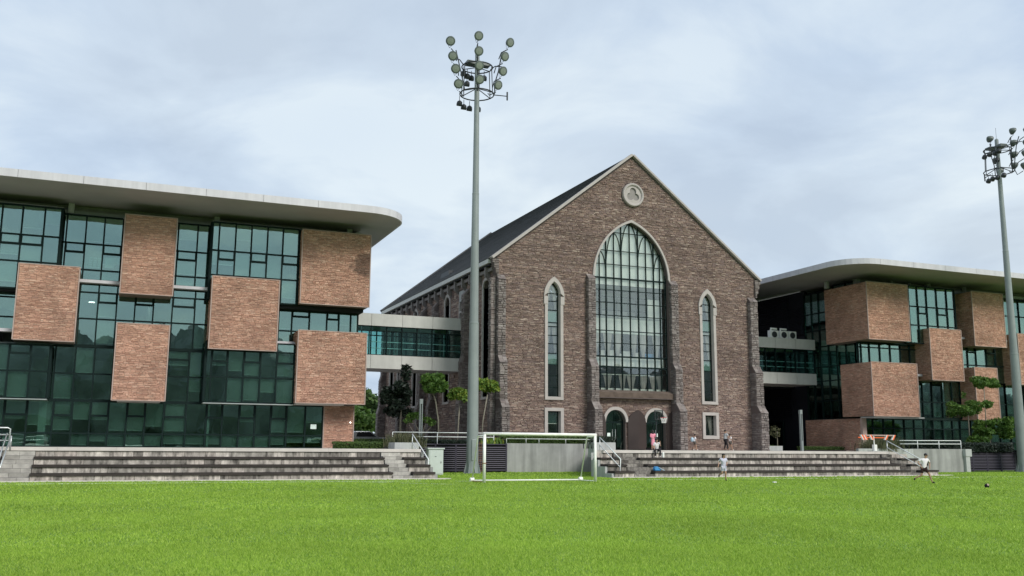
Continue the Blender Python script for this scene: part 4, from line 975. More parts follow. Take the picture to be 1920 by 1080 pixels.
def shutter(x0, x1, fold=None, clip=None):
    c = (x0 + x1) / 2; hw = (x1 - x0) / 2; f = gothic(c, hw, 3.25, 4.2)
    def leaf(a, b_, y0, y1):
        m_ = MB(); n = 10; xs = [a + (b_ - a) * i / n for i in range(n + 1)]
        yy = lambda x: y0 + (y1 - y0) * (x - a) / (b_ - a)
        for p, q in zip(xs, xs[1:]):
            tp, tq = f(min(max(p, x0 + 1e-3), x1 - 1e-3)), f(min(max(q, x0 + 1e-3), x1 - 1e-3))
            m_.quad((p, yy(p), TZ + .05), (q, yy(q), TZ + .05), (q, yy(q), tq), (p, yy(p), tp)); m_.quad((p, yy(p), tp), (q, yy(q), tq), (q, yy(q) + .07, tq), (p, yy(p) + .07, tp))
        m_.quad((a, y0, TZ + .05), (a, y0, f(max(a, x0 + 1e-3))), (a, y0 + .07, f(max(a, x0 + 1e-3))), (a, y0 + .07, TZ + .05))
        m_.quad((b_, y1, TZ + .05), (b_, y1, f(min(b_, x1 - 1e-3))), (b_, y1 + .07, f(min(b_, x1 - 1e-3))), (b_, y1 + .07, TZ + .05))
        return m_
    if fold:
        a = leaf(x0, c, CV - .14, CV - .34); a.build('shutter', 'shutter', CH); a = leaf(c, x1, CV - .34, CV - .14); a.build('shutter', 'shutter', CH)
    else: leaf(x0, x1, CV - .16, CV - .2).build('shutter', 'shutter', CH)
shutter(33.50, 34.98, True); shutter(30.95, 31.72); shutter(36.68, 37.62)

# ------------------------------------------------------------------ walls, louvred fences, planters, rails
def plain(name, m, b, label, cat, **k): return tag(b.build(name, m, None, bevel=k.get('bevel', .01)), label, cat, k.get('group'))
plain('retaining_wall', 'conc', MB().box(23.03, 29.5, 56.3, 56.55, 0, 1.80), 'streaked grey concrete retaining wall behind the goal', 'wall')
plain('retaining_wall', 'conc', MB().box(51.8, 56.45, 51.5, 51.75, 0, 1.62), 'grey concrete retaining wall right of the right steps', 'wall')
plain('retaining_wall', 'conclight', MB().box(46.9, 51.79, 51.5, 51.75, 0, 1.61), 'pale panelled planter wall behind the right end of the steps', 'wall')
plain('gate_post', 'conclight', MB().box(56.46, 56.85, 51.3, 51.7, 0, 1.1).box(56.4, 57.0, 51.25, 51.75, 1.1, 1.62), 'stepped concrete post between the right retaining wall and the louvred fence', 'post')
def louvre_fence(x0, x1, y, h, label, bays):
    t = thing('louvred_fence', ((x0 + x1) / 2, y, 0), label, 'fence')
    MB().box(x0, x1, y + .10, y + .14, .1, h).build('backing', 'black', t)
    for i in range(bays + 1):
        x = x0 + (x1 - x0) * i / bays; unit('post', 'bronze', t, (x - .05, y - .03, 0), (x + .05, y + .08, h))
    unit('bottom_rail', 'bronze', t, (x0, y - .02, .08), (x1, y + .08, .2)); unit('top_rail', 'bronze', t, (x0, y - .02, h - .07), (x1, y + .08, h))
    n = 11
    for i in range(bays):
        a, b_ = x0 + (x1 - x0) * i / bays + .05, x0 + (x1 - x0) * (i + 1) / bays - .05
        for k_ in range(n):
            z = .26 + (h - .4) * k_ / n; unit('slat', 'bronze', t, (a, y - .02, z), (b_, y + .03, z + .06), (R(-28), 0, 0))
louvre_fence(17.0, 20.95, 56.3, 1.74, 'dark louvred fence left of the tall floodlight mast', 3)
louvre_fence(21.0, 23.0, 56.3, 1.76, 'dark louvred fence between the floodlight mast and the concrete wall', 1)
louvre_fence(57.0, 67.0, 52.5, 1.60, 'dark louvred fence at the right edge behind the running boy', 7)
tag(MB().box(14.7, 17.0, 56.5, 56.7, 0, 1.6).build('fence_return', 'black'), 'dark recess wall beside the electrical cabinet', 'wall')
plain('planter', 'conclight', MB().box(13.95, 15.3, 49.9, 51.2, 1.0, 1.76), 'pale concrete planter box at the right end of the left terrace', 'planter')
plain('planter', 'conclight', MB().box(25.85, 27.15, 49.6, 50.6, 1.0, 1.86), 'pale concrete planter block at the left end of the right terrace', 'planter')
plain('planter', 'conclight', MB().box(44.7, 46.5, 59.0, 59.9, TZ, 1.78), 'low pale concrete planter beside the right bollard light', 'planter')
# soil beds so that plants stand on something
tag(MB().box(17.0, 23.0, 56.55, 59.2, 1.3, 1.66).box(23.0, 30.2, 56.56, 58.2, 1.3, 1.72).box(46.9, 62, 52.7, 57.5, 1.2, 1.5).build('planting_bed', 'stonecore'), 'dark soil beds behind the walls and fences', kind='structure')

def leaves(mb, blobs, n, size, seed=1, flat=0, shell=.55, droop=0, aspect=2.0):
    rnd = random.Random(seed); tot = sum(b[3] * b[4] * b[5] for b in blobs)
    for bx, by, bz, rx, ry, rz in blobs:
        k = int(n * rx * ry * rz / tot)
        for _ in range(k):
            while True:
                p = Vector((rnd.uniform(-1, 1), rnd.uniform(-1, 1), rnd.uniform(-1, 1)))
                if shell < p.length < 1 or (p.length < 1 and rnd.random() < .15): break
            c = Vector((bx + p.x * rx, by + p.y * ry, bz + p.z * rz)); s = size * rnd.uniform(.6, 1.3)
            d = (Vector((rnd.gauss(0, 1), rnd.gauss(0, 1), rnd.gauss(0, .6) - droop)) + p * .6).normalized()
            u = d.cross(Vector((rnd.gauss(0, 1), rnd.gauss(0, 1), rnd.gauss(0, 1)))).normalized()
            a = d * s * aspect * .5; b_ = u * s * .5
            mb.quad(tuple(c - a), tuple(c + b_ * .9), tuple(c + a), tuple(c - b_ * .9))
def tree(name, base, label, trunk, blobs, n, size, m='leaf', cat='tree', group=None, droop=0, seed=1, r0=.07, r1=.035, aspect=2.0, branches=()):
    t = thing(name, base, label, cat, group)
    tb = MB(); tb.tube(trunk, r0, 8, r1)
    for br_ in branches: tb.tube(br_, r1 * .9, 6, r1 * .4)
    tb.build('trunk', 'bark', t, smooth=True)
    b = MB(); leaves(b, blobs, n, size, seed, droop=droop, aspect=aspect); b.build('crown', m, t)
    return t
def lump(cx_, cy_, cz_, rx, rz, k, seed, r=.45):
    rnd = random.Random(seed); o = []
    for i in range(k):
        a = rnd.uniform(0, 6.28); q = rnd.uniform(.2, 1) ** .6; e = rnd.uniform(-.6, 1)
        o.append((cx_ + rx * q * math.cos(a), cy_ + rx * q * math.sin(a), cz_ + rz * e * (1 - q * .3), r * rnd.uniform(.7, 1.2), r * rnd.uniform(.7, 1.2), r * .7 * rnd.uniform(.7, 1.1)))
    return o
# young trees with mop crowns beside the mast
tree('young_tree', (18.9, 57.5, 1.6), 'tallest mop-headed young tree, left of the floodlight mast beneath the bridge', [(18.9, 57.5, 1.6), (18.85, 57.5, 3.2), (18.65, 57.5, 4.4), (18.42, 57.5, 5.0)], lump(18.42, 57.5, 5.45, .68, .72, 22, 5, .36), 3000, .16, droop=1.0, seed=2, r0=.06, branches=[[(18.55, 57.5, 4.7), (18.1, 57.4, 5.3)], [(18.5, 57.5, 4.8), (18.8, 57.5, 5.5)]], group='mop-headed young trees by the mast')
tree('young_tree', (20.15, 57.5, 1.6), 'low mop-headed young tree just left of the floodlight mast', [(20.1, 57.5, 1.6), (20.2, 57.5, 3.0), (20.25, 57.5, 4.3)], lump(20.25, 57.5, 4.75, .5, .42, 13, 6, .28), 1500, .16, m='leafy', droop=1.0, seed=3, r0=.05, group='mop-headed young trees by the mast')
tree('young_tree', (21.8, 57.5, 1.6), 'mop-headed young tree with yellowing leaves just right of the floodlight mast', [(21.75, 57.5, 1.6), (21.85, 57.5, 3.2), (22.15, 57.5, 4.9)], lump(22.2, 57.5, 5.45, .55, .5, 15, 8, .3), 1700, .16, m='leafy', droop=1.0, seed=4, r0=.05, group='mop-headed young trees by the mast')
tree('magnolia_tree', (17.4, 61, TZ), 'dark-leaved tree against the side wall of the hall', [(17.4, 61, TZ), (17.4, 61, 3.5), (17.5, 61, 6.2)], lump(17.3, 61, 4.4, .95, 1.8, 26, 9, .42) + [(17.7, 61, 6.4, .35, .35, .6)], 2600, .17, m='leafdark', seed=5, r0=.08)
tree('frangipani_tree', (18.4, 59.3, TZ), 'small forked tree with a thin flat crown in front of the dark tree', [(18.4, 59.3, TZ), (18.4, 59.3, 2.2)], [(17.8, 59.2, 3.5, .55, .4, .22), (18.6, 59.2, 3.25, .4, .3, .2), (19.0, 59.2, 3.1, .3, .3, .18), (17.4, 59.3, 3.2, .3, .3, .2)], 420, .13, m='leaf', seed=6, r0=.05, branches=[[(18.4, 59.3, 2.1), (18.0, 59.3, 2.8), (17.7, 59.2, 3.4)], [(18.4, 59.3, 2.1), (18.5, 59.3, 2.8), (18.65, 59.2, 3.2)], [(18.4, 59.3, 2.2), (18.9, 59.2, 2.8), (19.05, 59.2, 3.1)], [(18.3, 59.3, 1.9), (17.7, 59.3, 2.6), (17.4, 59.3, 3.1)]])
# right-hand trees
tree('young_tree', (62.4, 54.6, 1.5), 'slender young tree with a flat parasol crown against a brick block on the right', [(62.4, 54.6, 1.5), (62.45, 54.6, 4.0), (62.5, 54.6, 6.3)], lump(62.55, 54.6, 6.75, 1.0, .35, 18, 11, .38) + [(62.7, 54.6, 5.1, .45, .4, .3)], 2700, .14, m='leaf', droop=.8, seed=7, r0=.05)
tree('young_tree', (60.4, 54.4, 1.5), 'round dark green young tree left of the slender parasol tree', [(60.4, 54.4, 1.5), (60.4, 54.4, 3.4), (60.4, 54.4, 4.4)], lump(60.2, 54.4, 4.6, 1.15, .75, 20, 12, .42) + [(61.6, 54.4, 5.0, .5, .4, .25), (60.1, 54.4, 5.7, .2, .2, .25)], 3800, .125, m='leaf', seed=8, r0=.05)
tree('shrub', (62.0, 54.0, 1.5), 'big loose leafy shrub beneath the parasol tree on the right', [(62.0, 54.0, 1.5), (62.1, 54.0, 2.6)], lump(62.3, 54.0, 3.0, 1.35, 1.1, 26, 13, .45) + lump(60.6, 54.0, 2.3, .9, .5, 10, 14, .4), 5200, .14, m='leaf', cat='shrub', seed=9, r0=.05)
tree('shrub', (64.0, 52.0, 1.0), 'broad-leaved plant hanging over the fence beside the right mast', [(64.2, 52.4, 1.0), (64.1, 52.3, 1.6)], [(63.3, 51.9, 1.7, .55, .4, .45), (63.2, 51.8, 1.2, .35, .3, .3)], 160, .26, m='leaf', cat='shrub', seed=10, r0=.03)
# hedges
def hedge(x0, x1, y0, y1, z0, z1, label, m='hedge', n=1600, size=.07, seed=1, cat='hedge', ragged=.05):
    b = MB(); rnd = random.Random(seed); b.box(x0 + .06, x1 - .06, y0 + .06, y1 - .06, z0, z1 - .08)
    for _ in range(n):
        f = rnd.random()
        if f < .5: c = Vector((rnd.uniform(x0, x1), y0 + rnd.uniform(-.03, .06), rnd.uniform(z0, z1)))
        else: c = Vector((rnd.uniform(x0, x1), rnd.uniform(y0, y1), z1 + rnd.uniform(-.05, ragged)))
        s = size * rnd.uniform(.6, 1.3); d = Vector((rnd.gauss(0, 1), rnd.gauss(0, 1), rnd.gauss(0, 1))).normalized(); u = d.orthogonal().normalized()
        b.quad(tuple(c - d * s), tuple(c + u * s * .6), tuple(c + d * s), tuple(c - u * s * .6))
    return tag(b.build('hedge', m), label, cat)
hedge(11.2, 13.9, 52.0, 53.0, TZ, 1.74, 'low clipped hedge beside the corner of the left block', seed=2, n=1200)
hedge(14.5, 22, 63.0, 64.0, TZ, 2.0, 'clipped hedge behind the bridge by the car', seed=3, n=1500)
hedge(23.1, 30.2, 56.6, 57.8, 1.65, 2.12, 'overgrown hedge on top of the concrete wall behind the goal', n=4200, size=.08, seed=4, ragged=.18)
hedge(50.6, 54.6, 61.5, 62.5, TZ, 1.72, 'low clipped hedge at the foot of the right brick wall', n=1400, seed=5)
hedge(45.6, 48.6, 62.0, 63.0, TZ, 1.78, 'low clipped hedge right of the hall corner', n=1000, seed=6)
hedge(50.8, 62.5, 52.3, 53.2, 1.45, 2.0, 'long dark hedge behind the right retaining wall', m='leafdark', n=3800, size=.08, seed=7, ragged=.1)
hedge(17.0, 22.9, 57.0, 58.0, 1.6, 1.95, 'low dark groundcover behind the louvred fence', m='leafdark', n=2000, seed=8)
def tuft(x, y, z, w_, h, n, label, m='drygrass', seed=1, cat='plant', wd=.012):
    b = MB(); rnd = random.Random(seed)
    for _ in range(n):
        px, py = x + rnd.gauss(0, w_ * .4), y + rnd.gauss(0, w_ * .25); a = rnd.uniform(0, 6.28); l = h * rnd.uniform(.6, 1.15); q = rnd.uniform(.1, .6) * l
        t = Vector((px + math.cos(a) * q, py + math.sin(a) * q, z + l)); mm_ = Vector((px + math.cos(a) * q * .3, py + math.sin(a) * q * .3, z + l * .6))
        b.quad((px - wd, py, z), (px + wd, py, z), (mm_.x + wd, mm_.y, mm_.z), tuple(t), (mm_.x - wd, mm_.y, mm_.z))
    return tag(b.build('ornamental_grass', m), label, cat)
tuft(15.0, 51.5, 1.5, 1.1, .75, 900, 'feathery ornamental grass growing in the left planter', seed=2)
tuft(49.5, 52.2, 1.4, 1.6, .95, 1600, 'feathery ornamental grass behind the pale planter wall on the right', seed=3)
tuft(26.6, 50.2, 1.5, .8, .7, 500, 'dark spiky plants beside the left shutters of the hall', m='leafdark', seed=4, wd=.03)
tuft(22.3, 56.9, 1.7, .7, .45, 130, 'arching bright green palm fronds above the fence by the goalpost', m='leafy', seed=5, wd=.05)
# small tree in the dark corner
tree('sapling', (47.6, 61.0, TZ), 'small grey-leaved sapling in the dark passage right of the hall', [(47.6, 61, TZ), (47.6, 61, 2.9)], [(47.4, 61, 2.9, .5, .4, .5)], 160, .10, m='drygrass', seed=12, r0=.03)

# rails
def rail_run(name, pts_list, posts, m, label, r=.028):
    t = thing(name, pts_list[0][0], label, 'railing')
    for p in pts_list: MB().tube(p, r, 8).build('rail', m, t, smooth=True)
    for p in posts: MB().tube(p, r * .9, 8).build('post', m, t, smooth=True)
rail_run('railing', [[(15.7, 56.7, 2.42), (22.3, 56.7, 2.42)], [(16.3, 56.7, 2.16), (22.3, 56.7, 2.16)]], [[(x, 56.7, 1.4), (x, 56.7, 2.42)] for x in (15.7, 18.55, 20.9, 22.3)], 'railwhite', 'pale two-rail fence above the louvred fence by the mast')
rail_run('railing', [[(23.05, 56.4, 2.09), (30.0, 56.4, 2.09)]], [[(x, 56.4, 1.8), (x, 56.4, 2.09)] for x in (23.05, 24.4, 25.3, 27.2, 29.8)], 'railwhite', 'low pale rail on top of the wall behind the goal', .02)
def handrail(x, ya, za, yb_, zb, label, name='handrail'):
    t = thing(name, (x, ya, za - 1), label, 'railing')
    MB().tube([(x, ya, za), (x, yb_, zb), (x, yb_ + .12, 0 if zb < 1.2 else zb - .8)], .03, 8).build('rail', 'railwhite', t, smooth=True)
    MB().tube([(x, ya, za - .42), (x, yb_ + .1, zb - .40)], .024, 8).build('rail', 'railwhite', t, smooth=True)
    MB().tube([(x, ya, za), (x, ya, za - 1.0)], .025, 8).build('post', 'steel', t, smooth=True)
handrail(14.62, 48.9, 2.2, 46.0, .9, 'sloping handrail at the right end of the left steps')
handrail(24.95, 47.4, 2.12, 45.05, .95, 'sloping handrail on the left stair of the right steps')
handrail(45.3, 47.2, 2.1, 44.3, .88, 'sloping handrail at the right end of the right steps')
rail_run('railing', [[(50.7, 51.8, 2.18), (56.6, 51.8, 2.22)], [(50.9, 51.8, 1.95), (56.6, 51.8, 1.98)]], [[(x, 51.8, 1.5), (x, 51.8, 2.2)] for x in (52.5, 54.5, 56.6)], 'railwhite', 'pale two-rail fence above the right retaining wall', .03)
t = thing('handrail', (-4.3, 46, 1), 'tubular steel handrail at the far left stair', 'railing')
MB().tube([(-8, 47.3, 2.25), (-4.25, 47.3, 2.25), (-4.15, 47.3, 2.2), (-4.15, 47.3, 1.42)], .035, 8).build('rail', 'steel', t, smooth=True)
for z in (1.95, 1.7): MB().tube([(-8, 47.3, z), (-4.2, 47.3, z)], .028, 8).build('rail', 'steel', t, smooth=True)
for d in (0, .16): MB().tube([(-4.25 + d, 47.2, 2.0 - d), (-4.25 + d * .6, 44.4, .75 - d * 1.2)], .03, 8).build('rail', 'steel', t, smooth=True)
MB().tube([(-4.05, 46.9, 1.9), (-4.05, 46.9, 1.3)], .03, 8).build('post', 'steel', t, smooth=True)

# cabinet
t = thing('electrical_cabinet', (16.6, 51, 0), 'pale grey-green electrical cabinet beside the left steps', 'cabinet')
MB().box(16.2, 17.06, 51.0, 51.5, 0, 1.42).build('cabinet_body', 'cabinet', t, bevel=.015)
MB().box(16.27, 16.99, 50.975, 51.0, .08, 1.34).build('door', 'cabinet', t); MB().box(16.9, 16.93, 50.95, 50.98, .65, .75).build('door_handle', 'darkmetal', t)
MB().box(16.14, 17.12, 50.94, 51.56, 1.42, 1.49).build('lid', 'cabinet', t); MB().box(16.55, 16.65, 50.965, 50.975, 1.0, 1.03).build('label_plate', 'darkmetal', t)

# bollard lights: tall slotted columns
for (x, y, h, lb) in ((17.55, 57.0, 3.05, 'tall slotted grey bollard light in front of the dark tree'), (46.65, 57.0, 2.98, 'tall slotted grey bollard light beside the dark passage right of the hall')):
    t = thing('bollard_light', (x, y, TZ), lb, 'lamp')
    MB().box(x - .09, x + .09, y - .09, y + .09, TZ, TZ + .75).build('base_post', 'pole', t)
    MB().box(x - .09, x - .04, y - .09, y + .09, TZ + .75, TZ + h - .3).box(x + .04, x + .09, y - .09, y + .09, TZ + .75, TZ + h - .3).build('slotted_column', 'pole', t)
    MB().box(x - .1, x + .1, y - .1, y + .1, TZ + h - .3, TZ + h).build('lamp_head', 'pole', t)

# ------------------------------------------------------------------ floodlight masts
def lamp_unit(c, aim, r=.30):
    c = Vector(c); aim = Vector(aim).normalized()
    s = MB().lathe([(.08, .34), (.13, .30), (.24, .16), (r, .02), (r, -.02), (r - .02, -.03)], c, -aim, 18)
    g_ = MB().lathe([(r - .03, .0), (r - .03, .02), (.02, .04)], c + aim * .005, aim, 18)
    return s, g_
def flood(base, label, rot, first=None):
    bx_, by_ = base; t = thing('floodlight_mast', (bx_, by_, 0), label, 'floodlight', 'floodlight masts by the field')
    t.rotation_euler = (0, 0, rot)
    return t
def build_mast(bx_, by_, label):
    t = flood((bx_, by_), label, 0)
    def W(u, v, z): return (bx_ + u, by_ + v, z)
    MB().lathe([(.52, 0), (.52, .04), (.40, .06), (.36, .4), (.355, .9), (.29, 8.9), (.30, 8.92), (.30, 9.0), (.27, 9.02), (.21, 17), (.215, 17.02), (.215, 17.1), (.20, 17.12), (.14, 26.2), (.05, 26.3)], (bx_, by_, 0), (0, 0, 1), 40).build('pole', 'pole', t)
    fl_ = MB()
    for k in range(8):
        a = k * math.pi / 4; fl_.prism([(.34, .02), (.52, .02), (.34, .75)], -.012, .012, 'y')
        n8 = 8 * 0
    # rotate the fins one by one
    fl_ = MB()
    for k in range(8):
        a = k * math.pi / 4; ca, sa = math.cos(a), math.sin(a)
        def q(r, o_, z): return W(ca * r - sa * o_, sa * r + ca * o_, z)
        i = len(fl_.v); fl_.v += [q(.34, -.012, .03), q(.54, -.012, .03), q(.34, -.012, .8), q(.34, .012, .03), q(.54, .012, .03), q(.34, .012, .8)]
        fl_.f += [(i, i + 1, i + 2), (i + 5, i + 4, i + 3), (i + 1, i + 4, i + 5, i + 2)]
    fl_.build('base_fin', 'pole', t)
    MB().box(bx_ - .17, bx_ + .17, by_ - .375, by_ - .30, .75, 2.0).build('access_panel', 'pole', t, bevel=.03)
    def ring(z, r, th=.04):
        return MB().tube([W(r * math.cos(a * math.pi / 12), r * math.sin(a * math.pi / 12), z) for a in range(25)], th, 6, cap=False)
    ring(23.55, 1.08).build('ring', 'darkmetal', t, smooth=True); ring(25.35, .98).build('ring', 'darkmetal', t, smooth=True)
    st = MB()
    for k in range(6):
        a = k * math.pi / 3 + .3; st.tube([W(.15 * math.cos(a), .15 * math.sin(a), 23.9), W(1.06 * math.cos(a), 1.06 * math.sin(a), 23.55)], .03, 6)
        st.tube([W(.12 * math.cos(a), .12 * math.sin(a), 25.35), W(.98 * math.cos(a), .98 * math.sin(a), 25.35)], .03, 6); st.tube([W(1.06 * math.cos(a), 1.06 * math.sin(a), 23.55), W(.98 * math.cos(a), .98 * math.sin(a), 25.35)], .028, 6)
    st.build('head_frame', 'darkmetal', t)
    pf = MB(); pf.box(bx_ - .75, bx_ - .1, by_ - .3, by_ + .3, 25.45, 25.65); pf.box(bx_ + .25, bx_ + .85, by_ - .1, by_ + .4, 25.55, 25.72); pf.build('control_box', 'lampshell', t)
    cols_ = [[(-2.15, 26.35), (-1.98, 25.4), (-1.78, 24.6), (-1.58, 23.65)], [(-.38, 26.9), (-.36, 25.9), (-.32, 24.95), (-.28, 24.05)], [(1.85, 26.95), (1.5, 25.95), (1.38, 24.95), (1.06, 23.98)]]
    # frame and lamps of the three strings: sides stand on the ring and lean outward
    for ci, cl_ in enumerate(cols_):
        v = -.75 if ci != 1 else -1.0
        for li, (u, z) in enumerate(cl_):
            aim = (-.30 if ci == 0 else (.30 if ci == 2 else .05), -1, -.42)
            s, g_ = lamp_unit(W(u, v - .25, z), aim)
            so_ = s.build('lamp', 'lampshell', t, smooth=True); g_.build('lamp_glass', 'lampglass', so_)
            sgn = {0: 1, 1: 0, 2: -1}[ci]
            ax = u + sgn * .42; bz = z - .42
            MB().tube([W(u - .28, v - .2, z), W(u - .1 + sgn * .1, v - .1, z - .4), W(u + .28, v - .2, z)], .018, 5).build('yoke', 'darkmetal', so_)
            MB().tube([W(u + sgn * .1, v - .1, z - .42), W(ax + sgn * .05, v + .1, z - .62), W((ax) * .9, v + .3, z - 1.0 if li < 3 else 23.55)], .032, 6).build('arm', 'darkmetal', so_)
    class AR:
        def tube(self, *a): MB().tube(*a).build('frame_arm', 'darkmetal', t)
    ar = AR()
    ar.tube([W(-2.0, -.5, 25.45), W(-1.3, -.3, 25.55), W(-.9, 0, 25.35)], .035, 6); ar.tube([W(1.5, -.5, 25.45), W(1.1, -.3, 25.5), W(.9, 0, 25.35)], .035, 6)
    ar.tube([W(-1.0, -.5, 23.55), W(-1.25, -.5, 24.6), W(-1.45, -.5, 25.4), W(-1.65, -.6, 26.0)], .035, 6); ar.tube([W(1.0, -.5, 23.55), W(1.05, -.5, 24.4), W(1.25, -.5, 25.1), W(1.45, -.6, 26.4)], .035, 6)
    ar.tube([W(-.3, -.95, 23.5), W(-.36, -.98, 26.4)], .04, 6)
    ar.tube([W(1.05, -.1, 23.65), W(1.95, -.3, 23.62)], .03, 6); ar.tube([W(1.95, -.3, 23.35), W(1.95, -.3, 23.9)], .05, 6)
    for k, (u, v, z) in enumerate([(-1.0, .45, 22.95), (-.62, .7, 22.85), (-.2, .8, 22.85), (.35, .7, 22.85), (-.5, .5, 24.35), (-.45, .6, 24.9), (-.75, .5, 25.0), (.7, .6, 24.95), (-.1, .8, 24.9)]):
        o = MB().lathe([(.05, .2), (.16, .12), (.19, -.05), (.17, -.16)], W(u, v, z), (0, -.35, .9), 10).build('rear_lamp', 'darkmetal', t, smooth=True)
        MB().tube([W(u, v, z + .2), W(u, v, z + .5)], .02, 5).build('yoke', 'darkmetal', o)
    MB().tube([W(0, 0, 26.2), W(0, 0, 27.2)], .012, 5).build('lightning_rod', 'darkmetal', t)
    return t
MAST = build_mast(19.8, 53.8, 'tall grey floodlight mast with twelve round lamps standing behind the goal')
def copy_tree(o, parent=None):
    c = o.copy(); COL.objects.link(c); c.parent = parent
    if parent is not None: c.matrix_parent_inverse = o.matrix_parent_inverse.copy()
    for ch in list(o.children): copy_tree(ch, c)
    return c
m2 = copy_tree(MAST); m2.location = (61.7, 51.0, -4.3); m2.rotation_euler = (0, 0, R(80)); m2['label'] = 'floodlight mast cut off by the right edge of the photo'
m2.location.z = 0; m2.scale = (1, 1, .965)

# ------------------------------------------------------------------ football goal
t = thing('football_goal', (17.8, 39.5, 0), 'white metal football goal without a net on the grass', 'goal')
gz = 2.12; xl, xr, gy = 15.1, 20.55, 39.5
MB().tube([(xl, gy, 0), (xl, gy, gz)], .068, 12).build('post', 'goalwhite', t, smooth=True); MB().tube([(xr, gy, 0), (xr, gy, gz)], .068, 12).build('post', 'goalwhite', t, smooth=True)
MB().tube([(xl - .06, gy, gz), (xr + .06, gy, gz)], .068, 12).build('crossbar', 'goalwhite', t, smooth=True)
MB().tube([(xl, gy + 1.5, .05), (xr, gy + 1.5, .05)], .035, 8).build('ground_bar', 'goalwhite', t, smooth=True)
for x in (xl, xr):
    MB().tube([(x, gy, gz - .08), (x, gy + .75, gz - .08), (x, gy + .85, gz - .16), (x, gy + 1.5, .08)], .03, 8).build('stay', 'goalwhite', t, smooth=True)
    MB().tube([(x, gy, .03), (x, gy + 1.5, .03)], .025, 6).build('side_bar', 'rust' if x == xl else 'goalwhite', t)
    MB().tube([(x - .1, gy + 1.5, .09), (x + .08, gy + 1.5, .09)], .09, 10).build('wheel', 'goalwhite', t)
MB().box(xl - .07, xl + .07, gy - .07, gy + .07, .82, .86).build('clamp', 'rust', t)
# brown trellis leaning at the mast foot
t = thing('trellis', (20.6, 54.6, 0), 'brown wooden lattice panel leaning behind the mast', 'trellis')
for i in range(4): MB().tube([(20.45 + i * .12, 54.7, 0), (20.45 + i * .12, 54.95, 1.9)], .015, 5).build('slat', 'bamboo', t)
for i in range(9): MB().tube([(20.42, 54.7 + i * .025, .15 + i * .2), (20.84, 54.7 + i * .025, .15 + i * .2)], .013, 5).build('slat', 'bamboo', t)

# basketball hoop
t = thing('basketball_hoop', (34.35, 57, TZ), 'portable basketball hoop in front of the right door', 'basketball hoop')
MB().tube([(34.35, 57, TZ), (34.38, 57, 3.55)], .035, 8).build('pole', 'darkmetal', t); MB().box(34.0, 34.8, 57.1, 57.8, TZ + .002, TZ + .18).build('base', 'blackcloth', t)
MB().box(34.2, 34.82, 56.85, 56.88, 3.50, 4.12).build('backboard', 'clearboard', t)
fb = MB()
for a in ((34.18, 34.22, 3.48, 4.14), (34.80, 34.84, 3.48, 4.14), (34.22, 34.80, 3.48, 3.52), (34.22, 34.80, 4.10, 4.14), (34.42, 34.6, 3.55, 3.58), (34.40, 34.43, 3.55, 3.95), (34.59, 34.62, 3.55, 3.95)): fb.box(a[0], a[1], 56.83, 56.9, a[2], a[3])
fb.build('board_frame', 'darkmetal', t)
MB().tube([(34.75 + .2 * math.cos(a * math.pi / 8), 56.65 + .2 * math.sin(a * math.pi / 8), 3.62) for a in range(17)], .015, 5, cap=False).build('rim', 'red', t)
nb = MB()
for a in range(10):
    t0 = a * math.pi / 5
    for s in (1, -1): nb.tube([(34.75 + .2 * math.cos(t0), 56.65 + .2 * math.sin(t0), 3.62), (34.75 + .12 * math.cos(t0 + s * .6), 56.65 + .12 * math.sin(t0 + s * .6), 3.25)], .010, 4)
nb.build('net', 'white', t)

# striped stand on the terrace
t = thing('striped_stand', (46.2, 49.2, TZ - .1), 'orange and white striped frame on a white post at the right end of the terrace', 'stand')
MB().tube([(45.35, 49.2, 2.46), (47.75, 49.2, 2.46)], .05, 8).build('bar', 'trim', t)
MB().box(45.3, 47.7, 49.7, 49.75, 2.3, 2.36).build('rear_bar', 'orange', t)
for i, (x, s) in enumerate(((45.05, 1), (45.28, 1), (45.78, 1), (47.25, -1), (47.85, -1))):
    MB().prism([(x, 2.5), (x + .12, 2.5), (x + .12 + s * .2, 2.18), (x + s * .2, 2.18)], 49.15, 49.25, 'y').build('orange_strip', 'orange', t)
    MB().prism([(x - .05, 2.505), (x, 2.505), (x + s * .2, 2.18), (x - .05 + s * .2, 2.18)], 49.14, 49.26, 'y').build('white_strip', 'white', t)
MB().tube([(46.15, 49.2, 1.40), (46.12, 49.2, 2.46)], .035, 8).build('post', 'white', t); MB().box(46.05, 46.28, 49.1, 49.3, TZ + .01, TZ + .45).build('weight', 'white', t)
MB().box(45.8, 47.1, 49.0, 49.5, TZ + .01, TZ + .05).build('base', 'conclight', t)

